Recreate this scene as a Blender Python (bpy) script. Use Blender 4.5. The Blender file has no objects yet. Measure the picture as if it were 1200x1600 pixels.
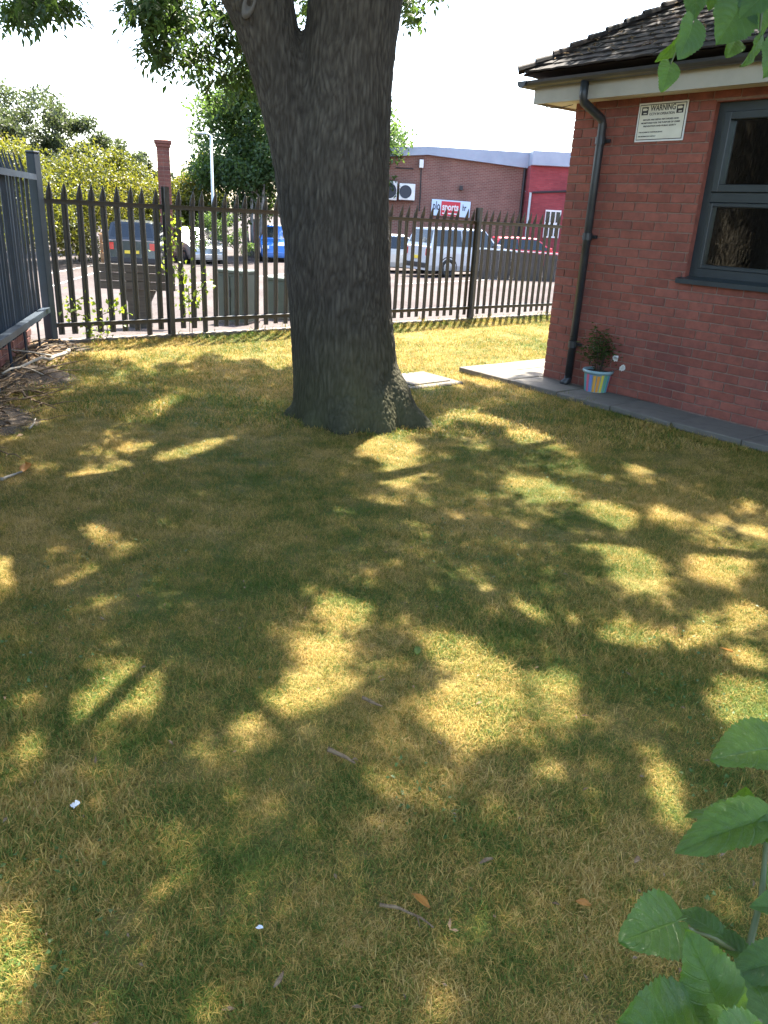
import bpy, math, random
import numpy as np
from mathutils import Vector, Matrix, noise as mnoise

random.seed(7); RNG = np.random.default_rng(11)
SC = bpy.context.scene; COL = SC.collection
R = math.radians

# ------------------------------------------------------------------ camera
F = 1202.0; RHO = math.atan(.053); P = math.atan(463 / F); H = 1.5
FWD = np.array([0, math.cos(P), -math.sin(P)]); UPC = np.array([0, math.sin(P), math.cos(P)]); XR = np.array([1., 0, 0])
CR = math.cos(RHO) * XR + math.sin(RHO) * UPC
CU = -math.sin(RHO) * XR + math.cos(RHO) * UPC
cam = bpy.data.cameras.new('camera'); camo = bpy.data.objects.new('camera', cam); COL.objects.link(camo)
cam.sensor_fit = 'VERTICAL'; cam.sensor_height = 24; cam.lens = 24 * F / 1600; cam.clip_start = .05; cam.clip_end = 3000
m = Matrix.Identity(4)
for i in range(3):
    m[i][0], m[i][1], m[i][2] = CR[i], CU[i], -FWD[i]
m[2][3] = H
camo.matrix_world = m
SC.camera = camo

# ------------------------------------------------------------------ light
SUN_AZ, SUN_EL = 9.0, 60.0
S = np.array([math.cos(R(SUN_EL)) * math.sin(R(SUN_AZ)), math.cos(R(SUN_EL)) * math.cos(R(SUN_AZ)), math.sin(R(SUN_EL))])
w = bpy.data.worlds.new('World'); SC.world = w; w.use_nodes = True
nt = w.node_tree; bg = nt.nodes['Background']
sky = nt.nodes.new('ShaderNodeTexSky'); sky.sky_type = 'NISHITA'; sky.sun_disc = False
sky.sun_elevation = R(SUN_EL); sky.sun_rotation = R(SUN_AZ); sky.air_density = 1.0; sky.dust_density = 2.2; sky.ozone_density = 1.0
nt.links.new(sky.outputs[0], bg.inputs[0]); bg.inputs[1].default_value = .14
sl = bpy.data.lights.new('sun', 'SUN'); sl.energy = 5.0; sl.angle = R(.53); sl.color = (1, .93, .8)
so = bpy.data.objects.new('sun', sl); COL.objects.link(so)
so.rotation_euler = Vector(S).to_track_quat('Z', 'Y').to_euler(); so.location = (10, 20, 30)
SC.view_settings.view_transform = 'Standard'; SC.view_settings.look = 'None'; SC.view_settings.gamma = 1
SC.view_settings.use_curve_mapping = False; SC.view_settings.exposure = 2.6
SC.render.engine = 'CYCLES'
cy = SC.cycles
cy.max_bounces = 8; cy.transparent_max_bounces = 12; cy.transmission_bounces = 6; cy.diffuse_bounces = 4; cy.glossy_bounces = 3
cy.use_denoising = True; cy.caustics_reflective = False; cy.caustics_refractive = False
cy.sample_clamp_indirect = 6

# ------------------------------------------------------------------ pixel helpers (direction only)
def ray(px, py):
    u, v = px - 600, 800 - py
    return CR * u + CU * v + FWD * F
def gnd(px, py, z=0.):
    d = ray(px, py); return d * ((z - H) / d[2]) + np.array([0, 0, H])
def atdist(px, py, D):
    d = ray(px, py); return d * (D / math.hypot(d[0], d[1])) + np.array([0, 0, H])
def proj(p):
    q = np.asarray(p) - np.array([0, 0, H]); zc = q @ FWD
    return 600 + F * (q @ CR) / zc, 800 - F * (q @ CU) / zc, zc

# ------------------------------------------------------------------ mesh helpers
def mesh(name, v, f, mats=None, smooth=False):
    me = bpy.data.meshes.new(name)
    v = np.asarray(v, dtype=np.float32)
    if isinstance(f, np.ndarray) and f.ndim == 2:
        n, k = f.shape
        me.vertices.add(len(v)); me.vertices.foreach_set('co', v.ravel())
        me.loops.add(n * k); me.loops.foreach_set('vertex_index', f.astype(np.int32).ravel())
        me.polygons.add(n); me.polygons.foreach_set('loop_start', (np.arange(n) * k).astype(np.int32))
        me.update(calc_edges=True)
    else:
        me.from_pydata([tuple(map(float, p)) for p in v], [], [tuple(map(int, q)) for q in f])
    if mats is not None:
        for mm in (mats if isinstance(mats, (list, tuple)) else [mats]): me.materials.append(mm)
    if smooth and len(me.polygons): me.polygons.foreach_set('use_smooth', np.ones(len(me.polygons), dtype=bool))
    me.update()
    return me
def obj(name, me, parent=None, loc=None, mat4=None):
    o = bpy.data.objects.new(name, me); COL.objects.link(o)
    if mat4 is not None: o.matrix_local = mat4
    elif loc is not None: o.location = loc
    if parent is not None: o.parent = parent
    return o
def tag(o, label=None, cat=None, group=None, kind=None):
    if label: o['label'] = label
    if cat: o['category'] = cat
    if group: o['group'] = group
    if kind: o['kind'] = kind
    return o
def empty(name, loc, label, cat, group=None):
    o = bpy.data.objects.new(name, None); COL.objects.link(o); o.location = [float(a) for a in loc]; o.empty_display_size = .1
    return tag(o, label, cat, group)
class MB:
    def __init__(s): s.v = []; s.f = []
    def add(s, v, f):
        b = len(s.v); s.v += [tuple(map(float, p)) for p in v]; s.f += [tuple(b + i for i in q) for q in f]; return s
    def box(s, lo, hi, ch=0.):
        (x0, y0, z0), (x1, y1, z1) = lo, hi
        if ch <= 0:
            v = [(x0,y0,z0),(x1,y0,z0),(x1,y1,z0),(x0,y1,z0),(x0,y0,z1),(x1,y0,z1),(x1,y1,z1),(x0,y1,z1)]
            return s.add(v, [(0,3,2,1),(4,5,6,7),(0,1,5,4),(1,2,6,5),(2,3,7,6),(3,0,4,7)])
        c = ch; v = []; X = (x0, x1); Y = (y0, y1); Z = (z0, z1); sg = (1, -1)
        idx = {}
        for i in (0,1):
            for j in (0,1):
                for k in (0,1):
                    for a in range(3):
                        d = [c, c, c]; d[a] = 0
                        idx[i,j,k,a] = len(v); v.append((X[i]+sg[i]*d[0], Y[j]+sg[j]*d[1], Z[k]+sg[k]*d[2]))
        f = []
        for a in range(3):
            b, e = [q for q in range(3) if q != a]
            for side in (0,1):
                q = []
                for (p1, p2) in ((0,0),(1,0),(1,1),(0,1)):
                    t = [0,0,0]; t[a] = side; t[b] = p1; t[e] = p2; q.append(idx[t[0],t[1],t[2],a])
                f.append(tuple(q))
            for p1 in (0,1):      # edges running along axis a
                for p2 in (0,1):
                    t0 = [0,0,0]; t0[a] = 0; t0[b] = p1; t0[e] = p2; t1 = list(t0); t1[a] = 1
                    f.append((idx[(*t0, b)], idx[(*t0, e)], idx[(*t1, e)], idx[(*t1, b)]))
        for i in (0,1):
            for j in (0,1):
                for k in (0,1): f.append(tuple(idx[i,j,k,a] for a in range(3)))
        return s.add(v, f)
    def tube(s, pts, rad, n=8, cap=True, jitter=0):
        pts = [Vector([float(a) for a in p]) for p in pts]; rad = [rad]*len(pts) if np.isscalar(rad) else rad
        rings = []; up = None
        for i, p in enumerate(pts):
            t = (pts[min(i+1, len(pts)-1)] - pts[max(i-1, 0)]).normalized()
            if up is None: up = t.orthogonal().normalized()
            up = (up - t * up.dot(t)).normalized(); b = t.cross(up)
            rings.append([p + (up*math.cos(2*math.pi*k/n) + b*math.sin(2*math.pi*k/n)) * rad[i] * (1+jitter*(random.random()-.5)) for k in range(n)])
        v = [q for r in rings for q in r]; f = []
        for i in range(len(pts)-1):
            for k in range(n): f.append((i*n+k, i*n+(k+1) % n, (i+1)*n+(k+1) % n, (i+1)*n+k))
        if cap: f += [tuple(range(n-1, -1, -1)), tuple((len(pts)-1)*n + k for k in range(n))]
        return s.add(v, f)
    def me(s, name, mat, smooth=False):
        me = mesh(name, s.v, s.f, mat, smooth)
        return me
    def build(s, name, mat, parent=None, smooth=False, fix=True):
        me = s.me(name, mat, smooth)
        if fix:
            import bmesh
            bm = bmesh.new(); bm.from_mesh(me); bmesh.ops.recalc_face_normals(bm, faces=bm.faces); bm.to_mesh(me); bm.free()
        return obj(name, me, parent)
def fixn(me):
    import bmesh
    bm = bmesh.new(); bm.from_mesh(me); bmesh.ops.recalc_face_normals(bm, faces=bm.faces); bm.to_mesh(me); bm.free(); return me
def frame(o, ex, ey, ez):
    mm = Matrix.Identity(4)
    for i in range(3): mm[i][0], mm[i][1], mm[i][2], mm[i][3] = float(ex[i]), float(ey[i]), float(ez[i]), float(o[i])
    return mm

# ------------------------------------------------------------------ materials
def lin(c):
    return tuple(((x/255/12.92) if x/255 <= .04045 else ((x/255+.055)/1.055)**2.4) for x in c) + (1,)
def newmat(name):
    mt = bpy.data.materials.new(name); mt.use_nodes = True; t = mt.node_tree
    return mt, t, t.nodes['Principled BSDF'], t.nodes['Material Output']
def N(t, ty, **kw):
    n = t.nodes.new(ty)
    for k, v in kw.items():
        if k in n.bl_rna.properties: setattr(n, k, v)
        else: n.inputs[k].default_value = v
    return n
def ramp(t, fac, stops):
    r = t.nodes.new('ShaderNodeValToRGB'); e = r.color_ramp.elements
    while len(e) < len(stops): e.new(.5)
    for el, (p, c) in zip(e, stops): el.position = p; el.color = c if len(c) == 4 else (*c, 1)
    t.links.new(fac, r.inputs[0]); return r.outputs[0]
def noisy(name, c1, c2, scale=5., rough=.7, bump=0., bscale=40., detail=6, c3=None, metal=0., spec=.5, dist=.01, coords='Object', stretch=None):
    mt, t, b, o = newmat(name)
    tc = t.nodes.new('ShaderNodeTexCoord'); src = tc.outputs[coords]
    if stretch:
        mp = N(t, 'ShaderNodeMapping'); mp.inputs['Scale'].default_value = stretch; t.links.new(src, mp.inputs[0]); src = mp.outputs[0]
    n = N(t, 'ShaderNodeTexNoise', Scale=scale, Detail=detail, Roughness=.6); t.links.new(src, n.inputs['Vector'])
    st = [(.3, c1), (.7, c2)] if c3 is None else [(.25, c1), (.5, c2), (.75, c3)]
    t.links.new(ramp(t, n.outputs[0], st), b.inputs['Base Color'])
    b.inputs['Roughness'].default_value = rough; b.inputs['Metallic'].default_value = metal; b.inputs['Specular IOR Level'].default_value = spec
    if bump:
        n2 = N(t, 'ShaderNodeTexNoise', Scale=bscale, Detail=5.); t.links.new(src, n2.inputs['Vector'])
        bp = N(t, 'ShaderNodeBump', Strength=bump, Distance=dist); t.links.new(n2.outputs[0], bp.inputs['Height']); t.links.new(bp.outputs[0], b.inputs['Normal'])
    return mt
def plain(name, c, rough=.5, metal=0., spec=.5, coat=0.):
    mt, t, b, o = newmat(name); b.inputs['Base Color'].default_value = c if len(c) == 4 else (*c, 1)
    b.inputs['Roughness'].default_value = rough; b.inputs['Metallic'].default_value = metal; b.inputs['Specular IOR Level'].default_value = spec
    b.inputs['Coat Weight'].default_value = coat
    return mt
def leafmat(name, cols, trans=(.25, .4, .04), tw=.4, nscale=.6, rough=.45, spec=.4, vein=False):
    """foliage: principled + translucent; colour from per-leaf attribute 'rnd' and a broad world noise"""
    mt, t, b, o = newmat(name)
    at = N(t, 'ShaderNodeAttribute', attribute_name='rnd'); oi = t.nodes.new('ShaderNodeObjectInfo')
    ge = t.nodes.new('ShaderNodeNewGeometry')
    n = N(t, 'ShaderNodeTexNoise', Scale=nscale, Detail=2.); t.links.new(ge.outputs['Position'], n.inputs['Vector'])
    a = N(t, 'ShaderNodeMath', operation='ADD'); t.links.new(at.outputs['Fac'], a.inputs[0]); t.links.new(oi.outputs['Random'], a.inputs[1])
    fr = N(t, 'ShaderNodeMath', operation='FRACT'); t.links.new(a.outputs[0], fr.inputs[0])
    mx = N(t, 'ShaderNodeMath', operation='MULTIPLY_ADD'); t.links.new(fr.outputs[0], mx.inputs[0]); mx.inputs[1].default_value = .55
    sc = N(t, 'ShaderNodeMath', operation='MULTIPLY_ADD'); t.links.new(n.outputs[0], sc.inputs[0]); sc.inputs[1].default_value = 1.5; sc.inputs[2].default_value = -.52
    t.links.new(sc.outputs[0], mx.inputs[2])
    k = len(cols); col = ramp(t, mx.outputs[0], [((i+.5)/k, c) for i, c in enumerate(cols)])
    if vein:
        def mth(op, a_, b_=None, c_=None):
            q = N(t, 'ShaderNodeMath', operation=op)
            for k_, x_ in enumerate((a_, b_, c_)):
                if x_ is None: continue
                if isinstance(x_, (int, float)): q.inputs[k_].default_value = x_
                else: t.links.new(x_, q.inputs[k_])
            return q.outputs[0]
        ls = N(t, 'ShaderNodeAttribute', attribute_name='leaf_s').outputs['Fac']; lt = N(t, 'ShaderNodeAttribute', attribute_name='leaf_t').outputs['Fac']
        ph = mth('MULTIPLY', mth('SUBTRACT', ls, mth('MULTIPLY', lt, .30)), 7.)
        dv = mth('ABSOLUTE', mth('SUBTRACT', mth('FRACT', ph), .5))
        v1 = mth('SUBTRACT', 1., mth('MINIMUM', mth('MULTIPLY', dv, 11.), 1.))            # side veins
        v0 = mth('SUBTRACT', 1., mth('MINIMUM', mth('MULTIPLY', lt, 22.), 1.))            # midrib
        fine = N(t, 'ShaderNodeTexVoronoi', Scale=42., feature='DISTANCE_TO_EDGE'); tc = t.nodes.new('ShaderNodeTexCoord'); t.links.new(tc.outputs['Object'], fine.inputs['Vector'])
        v2 = mth('MULTIPLY', mth('SUBTRACT', 1., mth('MINIMUM', mth('MULTIPLY', fine.outputs[0], 9.), 1.)), .3)
        vn_ = mth('MAXIMUM', mth('MAXIMUM', v0, mth('MULTIPLY', v1, .65)), v2)
        mi = N(t, 'ShaderNodeMixRGB', blend_type='MIX'); t.links.new(mth('MULTIPLY', vn_, .55), mi.inputs[0]); t.links.new(col, mi.inputs[1]); mi.inputs[2].default_value = (.17, .27, .10, 1); col = mi.outputs[0]
        n3 = N(t, 'ShaderNodeTexNoise', Scale=9., Detail=5.); t.links.new(tc.outputs['Object'], n3.inputs['Vector'])
        g_ = ramp(t, n3.outputs[0], [(.3, (.72, .75, .7)), (.7, (1.2, 1.15, 1.05))]); mu = N(t, 'ShaderNodeMixRGB', blend_type='MULTIPLY'); mu.inputs[0].default_value = 1; t.links.new(col, mu.inputs[1]); t.links.new(g_, mu.inputs[2]); col = mu.outputs[0]
        bp = N(t, 'ShaderNodeBump', Strength=.55, Distance=.004, invert=True); t.links.new(vn_, bp.inputs['Height']); t.links.new(bp.outputs[0], b.inputs['Normal'])
    t.links.new(col, b.inputs['Base Color']); b.inputs['Roughness'].default_value = rough; b.inputs['Specular IOR Level'].default_value = spec
    tr = t.nodes.new('ShaderNodeBsdfTranslucent')
    m2 = N(t, 'ShaderNodeMixRGB', blend_type='MIX'); m2.inputs[0].default_value = .6; t.links.new(col, m2.inputs[1]); m2.inputs[2].default_value = (*trans, 1)
    t.links.new(m2.outputs[0], tr.inputs[0])
    ms = t.nodes.new('ShaderNodeMixShader'); ms.inputs[0].default_value = tw
    t.links.new(b.outputs[0], ms.inputs[1]); t.links.new(tr.outputs[0], ms.inputs[2]); t.links.new(ms.outputs[0], o.inputs[0])
    return mt

def brickmat(name, stops, rough=.85):
    mt, t, b, o = newmat(name)
    at = N(t, 'ShaderNodeAttribute', attribute_name='rnd'); oi = t.nodes.new('ShaderNodeObjectInfo')
    a = N(t, 'ShaderNodeMath', operation='ADD'); t.links.new(at.outputs['Fac'], a.inputs[0]); t.links.new(oi.outputs['Random'], a.inputs[1])
    fr = N(t, 'ShaderNodeMath', operation='FRACT'); t.links.new(a.outputs[0], fr.inputs[0])
    col = ramp(t, fr.outputs[0], stops)
    ge = t.nodes.new('ShaderNodeNewGeometry')
    n = N(t, 'ShaderNodeTexNoise', Scale=14., Detail=8., Roughness=.7); t.links.new(ge.outputs['Position'], n.inputs['Vector'])
    n1 = N(t, 'ShaderNodeTexNoise', Scale=1.3, Detail=3.); t.links.new(ge.outputs['Position'], n1.inputs['Vector'])
    g = ramp(t, n.outputs[0], [(.3, (.7, .7, .7)), (.7, (1.25, 1.2, 1.15))])
    g1 = ramp(t, n1.outputs[0], [(.35, (.85, .85, .88)), (.65, (1.1, 1.08, 1.05))])
    m1 = N(t, 'ShaderNodeMixRGB', blend_type='MULTIPLY'); m1.inputs[0].default_value = 1; t.links.new(col, m1.inputs[1]); t.links.new(g, m1.inputs[2])
    m2 = N(t, 'ShaderNodeMixRGB', blend_type='MULTIPLY'); m2.inputs[0].default_value = 1; t.links.new(m1.outputs[0], m2.inputs[1]); t.links.new(g1, m2.inputs[2])
    t.links.new(m2.outputs[0], b.inputs['Base Color']); b.inputs['Roughness'].default_value = rough
    n2 = N(t, 'ShaderNodeTexNoise', Scale=120., Detail=5.); t.links.new(ge.outputs['Position'], n2.inputs['Vector'])
    bp = N(t, 'ShaderNodeBump', Strength=.5, Distance=.004); t.links.new(n2.outputs[0], bp.inputs['Height']); t.links.new(bp.outputs[0], b.inputs['Normal'])
    return mt

M = {}
M['brick'] = brickmat('house_brick', [(0, (.205, .062, .043)), (.35, (.235, .074, .051)), (.7, (.26, .087, .063)), (1, (.185, .058, .044))])
M['mortar'] = noisy('mortar', (.20, .125, .095, 1), (.28, .185, .145, 1), 30, .95, .4, 150)
M['lowbrick'] = brickmat('old_brick', [(0, (.15, .05, .035)), (.5, (.19, .07, .048)), (1, (.12, .042, .032))])
M['slab'] = noisy('paving_concrete', (.085, .075, .062, 1), (.14, .125, .103, 1), 6, .9, .35, 90, c3=(.11, .10, .083, 1))
M['kerb'] = noisy('edging_concrete', (.12, .10, .08, 1), (.22, .18, .15, 1), 8, .9, .4, 60)
M['fascia'] = noisy('painted_fascia', (.34, .32, .26, 1), (.43, .40, .33, 1), 4, .5, .1, 60)
M['soffit'] = noisy('soffit_board', (.55, .52, .46, 1), (.66, .63, .56, 1), 6, .6, .1, 60)
M['black'] = noisy('black_plastic', (.018, .02, .022, 1), (.035, .038, .042, 1), 9, .38, .05, 80)
M['tile'] = brickmat('roof_tile', [(0, (.022, .02, .021)), (.5, (.036, .03, .03)), (.85, (.026, .023, .025)), (1, (.075, .05, .042))], .9)
M['frame'] = noisy('anthracite_frame', (.022, .028, .032, 1), (.034, .042, .046, 1), 5, .35, .03, 60)
M['room'] = plain('room_wall', (.10, .095, .08), .9)
M['blind'] = noisy('blind_fabric', (.09, .095, .06, 1), (.15, .155, .10, 1), 12, .9)
M['steel'] = noisy('blue_grey_steel_paint', (.013, .026, .042, 1), (.022, .04, .062, 1), 7, .45, .15, 70, spec=.5)
M['steel2'] = noisy('weathered_dark_steel', (.03, .03, .029, 1), (.06, .056, .05, 1), 7, .5, .2, 70, c3=(.042, .04, .037, 1))
M['wood'] = noisy('bare_stick', (.12, .07, .035, 1), (.27, .185, .10, 1), 14, .95, .9, 70, stretch=(3, 3, 3))
M['mulch'] = noisy('leaf_mould', (.03, .021, .013, 1), (.085, .06, .038, 1), 18, .95, .9, 60, dist=.02)
M['cabinet'] = noisy('green_cabinet_paint', (.055, .075, .055, 1), (.085, .105, .08, 1), 4, .5, .1, 40)
M['board'] = noisy('weathered_board', (.07, .06, .05, 1), (.13, .11, .09, 1), 5, .85, .4, 40, stretch=(1, 1, 8))
M['timber'] = noisy('orange_timber', (.36, .20, .10, 1), (.48, .29, .15, 1), 6, .8, .3, 40)
M['darkfence'] = noisy('dark_timber', (.05, .042, .036, 1), (.11, .09, .075, 1), 5, .85, .4, 40, stretch=(6, 6, 1))
M['galv'] = noisy('galvanised_pole', (.36, .42, .45, 1), (.48, .54, .56, 1), 6, .4, .05, 40, metal=.3)
M['white'] = noisy('white_enamel', (.68, .68, .66, 1), (.78, .78, .76, 1), 4, .4)
M['grille'] = plain('dark_grille', (.03, .035, .05), .5)
M['cladding'] = noisy('pale_metal_cladding', (.27, .31, .38, 1), (.35, .39, .46, 1), 1.2, .45)
M['ink'] = plain('sign_ink', (.03, .03, .03), .6)
M['signw'] = noisy('sign_face', (.62, .60, .50, 1), (.72, .70, .60, 1), 8, .5)
M['redp'] = plain('sign_red', (.55, .03, .05), .5)
M['bluew'] = plain('sign_pale_blue', (.55, .68, .82), .5)
M['blackink'] = plain('sign_black', (.02, .03, .06), .5)
M['glass_dark'] = plain('vehicle_glass', (.012, .016, .02), .08, spec=.7)
M['rubber'] = plain('tyre_rubber', (.02, .02, .02), .85)
M['alloy'] = plain('wheel_alloy', (.35, .35, .36), .35, .8)
M['trim'] = plain('black_trim', (.02, .02, .022), .5)
M['redlamp'] = plain('tail_lamp', (.5, .01, .01), .2, coat=.5)
M['plate'] = plain('yellow_plate', (.75, .55, .05), .5)
M['headl'] = plain('head_lamp', (.7, .72, .75), .1, coat=.5)
M['weedstem'] = noisy('green_stem', (.06, .085, .025, 1), (.11, .12, .05, 1), 30, .6)
M['soil'] = noisy('soil', (.03, .02, .014, 1), (.07, .05, .035, 1), 40, .95, .8, 90)

# lawn colours: thatch under the blades, blade mix by broad patches of drier and greener turf
def turf_fac(t, src, off=0.):
    n1 = N(t, 'ShaderNodeTexNoise', Scale=.75, Detail=3., Roughness=.6); t.links.new(src, n1.inputs['Vector'])
    n2 = N(t, 'ShaderNodeTexNoise', Scale=5., Detail=4., Roughness=.65); t.links.new(src, n2.inputs['Vector'])
    a = N(t, 'ShaderNodeMath', operation='MULTIPLY_ADD'); t.links.new(n1.outputs[0], a.inputs[0]); a.inputs[1].default_value = 1.5; a.inputs[2].default_value = -.79 + off
    b = N(t, 'ShaderNodeMath', operation='MULTIPLY_ADD'); t.links.new(n2.outputs[0], b.inputs[0]); b.inputs[1].default_value = 1.1; b.inputs[2].default_value = -.05
    c = N(t, 'ShaderNodeMath', operation='ADD'); t.links.new(a.outputs[0], c.inputs[0]); t.links.new(b.outputs[0], c.inputs[1])
    return c.outputs[0]
mt, t, b, o = newmat('turf'); ge = t.nodes.new('ShaderNodeNewGeometry')
col = ramp(t, turf_fac(t, ge.outputs['Position']), [(.25, (.085, .095, .022)), (.5, (.17, .135, .042)), (.8, (.25, .185, .065))])
t.links.new(col, b.inputs['Base Color']); b.inputs['Roughness'].default_value = .95; b.inputs['Specular IOR Level'].default_value = .15
n2 = N(t, 'ShaderNodeTexNoise', Scale=90., Detail=6.); t.links.new(ge.outputs['Position'], n2.inputs['Vector'])
bp = N(t, 'ShaderNodeBump', Strength=.9, Distance=.02); t.links.new(n2.outputs[0], bp.inputs['Height']); t.links.new(bp.outputs[0], b.inputs['Normal'])
M['turf'] = mt
mt, t, b, o = newmat('grass_blade'); ge = t.nodes.new('ShaderNodeNewGeometry')
at = N(t, 'ShaderNodeAttribute', attribute_name='rnd')
f0 = turf_fac(t, ge.outputs['Position'], .0)
a = N(t, 'ShaderNodeMath', operation='MULTIPLY_ADD'); t.links.new(at.outputs['Fac'], a.inputs[0]); a.inputs[1].default_value = .75; a.inputs[2].default_value = -.375
c = N(t, 'ShaderNodeMath', operation='ADD'); t.links.new(a.outputs[0], c.inputs[0]); t.links.new(f0, c.inputs[1])
col = ramp(t, c.outputs[0], [(.12, (.075, .135, .016)), (.36, (.165, .19, .03)), (.55, (.37, .258, .062)), (.75, (.51, .338, .092)), (.97, (.59, .42, .155))])
t.links.new(col, b.inputs['Base Color']); b.inputs['Roughness'].default_value = .6; b.inputs['Specular IOR Level'].default_value = .3
tr = t.nodes.new('ShaderNodeBsdfTranslucent'); t.links.new(col, tr.inputs[0])
ms = t.nodes.new('ShaderNodeMixShader'); ms.inputs[0].default_value = .35
t.links.new(b.outputs[0], ms.inputs[1]); t.links.new(tr.outputs[0], ms.inputs[2]); t.links.new(ms.outputs[0], o.inputs[0])
M['blade'] = mt

# asphalt
mt, t, b, o = newmat('asphalt'); ge = t.nodes.new('ShaderNodeNewGeometry')
n = N(t, 'ShaderNodeTexNoise', Scale=.35, Detail=6.); t.links.new(ge.outputs['Position'], n.inputs['Vector'])
n2 = N(t, 'ShaderNodeTexNoise', Scale=14., Detail=8.); t.links.new(ge.outputs['Position'], n2.inputs['Vector'])
c1 = ramp(t, n.outputs[0], [(.35, (.068, .057, .055)), (.65, (.10, .084, .08))]); c2 = ramp(t, n2.outputs[0], [(.3, (.75, .75, .75)), (.7, (1.2, 1.2, 1.2))])
mm = N(t, 'ShaderNodeMixRGB', blend_type='MULTIPLY'); mm.inputs[0].default_value = 1; t.links.new(c1, mm.inputs[1]); t.links.new(c2, mm.inputs[2])
t.links.new(mm.outputs[0], b.inputs['Base Color']); b.inputs['Roughness'].default_value = .95; b.inputs['Specular IOR Level'].default_value = .08
bp = N(t, 'ShaderNodeBump', Strength=.5, Distance=.02); t.links.new(n2.outputs[0], bp.inputs['Height']); t.links.new(bp.outputs[0], b.inputs['Normal'])
M['asphalt'] = mt
M['line'] = noisy('road_paint', (.5, .49, .46, 1), (.72, .71, .68, 1), 5, .8)

# ash bark
mt, t, b, o = newmat('ash_bark'); ge = t.nodes.new('ShaderNodeNewGeometry')
at = N(t, 'ShaderNodeAttribute', attribute_name='ridge')
col = ramp(t, at.outputs['Fac'], [(0., (.03, .024, .018)), (.35, (.052, .043, .033)), (.75, (.078, .066, .051)), (1, (.10, .087, .069))])
n = N(t, 'ShaderNodeTexNoise', Scale=2.2, Detail=6.); t.links.new(ge.outputs['Position'], n.inputs['Vector'])
sx = t.nodes.new('ShaderNodeSeparateXYZ'); t.links.new(ge.outputs['Position'], sx.inputs[0])
zr = N(t, 'ShaderNodeMapRange'); zr.inputs['From Min'].default_value = 1.0; zr.inputs['From Max'].default_value = 0.; t.links.new(sx.outputs['Z'], zr.inputs['Value'])
mo = N(t, 'ShaderNodeMath', operation='MULTIPLY'); t.links.new(zr.outputs[0], mo.inputs[0]); t.links.new(n.outputs[0], mo.inputs[1])
mi = N(t, 'ShaderNodeMixRGB', blend_type='MIX'); t.links.new(mo.outputs[0], mi.inputs[0]); t.links.new(col, mi.inputs[1]); mi.inputs[2].default_value = (.055, .062, .022, 1)   # moss creeping up from the roots
g = ramp(t, n.outputs[0], [(.3, (.8, .8, .8)), (.7, (1.15, 1.12, 1.1))])
m2 = N(t, 'ShaderNodeMixRGB', blend_type='MULTIPLY'); m2.inputs[0].default_value = 1; t.links.new(mi.outputs[0], m2.inputs[1]); t.links.new(g, m2.inputs[2])
t.links.new(m2.outputs[0], b.inputs['Base Color']); b.inputs['Roughness'].default_value = .9; b.inputs['Specular IOR Level'].default_value = .2
mp = N(t, 'ShaderNodeMapping'); mp.inputs['Scale'].default_value = (60, 60, 14); t.links.new(ge.outputs['Position'], mp.inputs[0])
n2 = N(t, 'ShaderNodeTexNoise', Scale=1., Detail=6.); t.links.new(mp.outputs[0], n2.inputs['Vector'])
bp = N(t, 'ShaderNodeBump', Strength=.7, Distance=.012); t.links.new(n2.outputs[0], bp.inputs['Height']); t.links.new(bp.outputs[0], b.inputs['Normal'])
M['bark'] = mt
M['bark2'] = noisy('dark_bark', (.07, .06, .05, 1), (.15, .13, .11, 1), 6, .9, .6, 30, stretch=(1, 1, .2))
M['birchbark'] = noisy('pale_bark', (.25, .23, .21, 1), (.5, .48, .45, 1), 6, .8, .3, 30)
M['ashleaf'] = leafmat('ash_leaf', [(.024, .05, .018), (.034, .066, .022), (.048, .088, .026)], (.15, .25, .035), .4)
M['hedgeleaf'] = leafmat('hedge_leaf', [(.036, .06, .012), (.06, .085, .014), (.10, .108, .018), (.16, .115, .02)], (.25, .25, .018), .44, .35)
M['paleleaf'] = leafmat('grey_green_leaf', [(.035, .05, .022), (.05, .065, .03), (.075, .082, .04)], (.13, .17, .05), .4)
M['darkleaf'] = leafmat('dark_green_leaf', [(.025, .05, .018), (.04, .075, .024), (.06, .10, .03)], (.22, .36, .05), .38, .5)
M['weedleaf'] = leafmat('weed_leaf', [(.08, .14, .02), (.11, .18, .025), (.14, .2, .03)], (.5, .6, .04), .5)
M['bigleaf'] = leafmat('broad_leaf', [(.032, .095, .02), (.055, .13, .02), (.095, .18, .018)], (.26, .48, .01), .5, 3., .33, .6, vein=True)
M['potleaf'] = leafmat('pot_plant_leaf', [(.035, .06, .022), (.06, .095, .03)], (.16, .24, .04), .3, rough=.25)
M['dryleaf'] = leafmat('dry_leaf', [(.38, .16, .03), (.5, .24, .05)], (.6, .3, .05), .35)
M['cloverleaf'] = leafmat('clover_leaf', [(.05, .10, .02), (.075, .13, .03)], (.2, .32, .03), .3)
M['petal'] = leafmat('white_petal', [(.72, .70, .64), (.8, .78, .73)], (.8, .78, .7), .3)
M['paper'] = noisy('white_paper', (.5, .5, .5, 1), (.68, .7, .72, 1), 60, .9)

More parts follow.
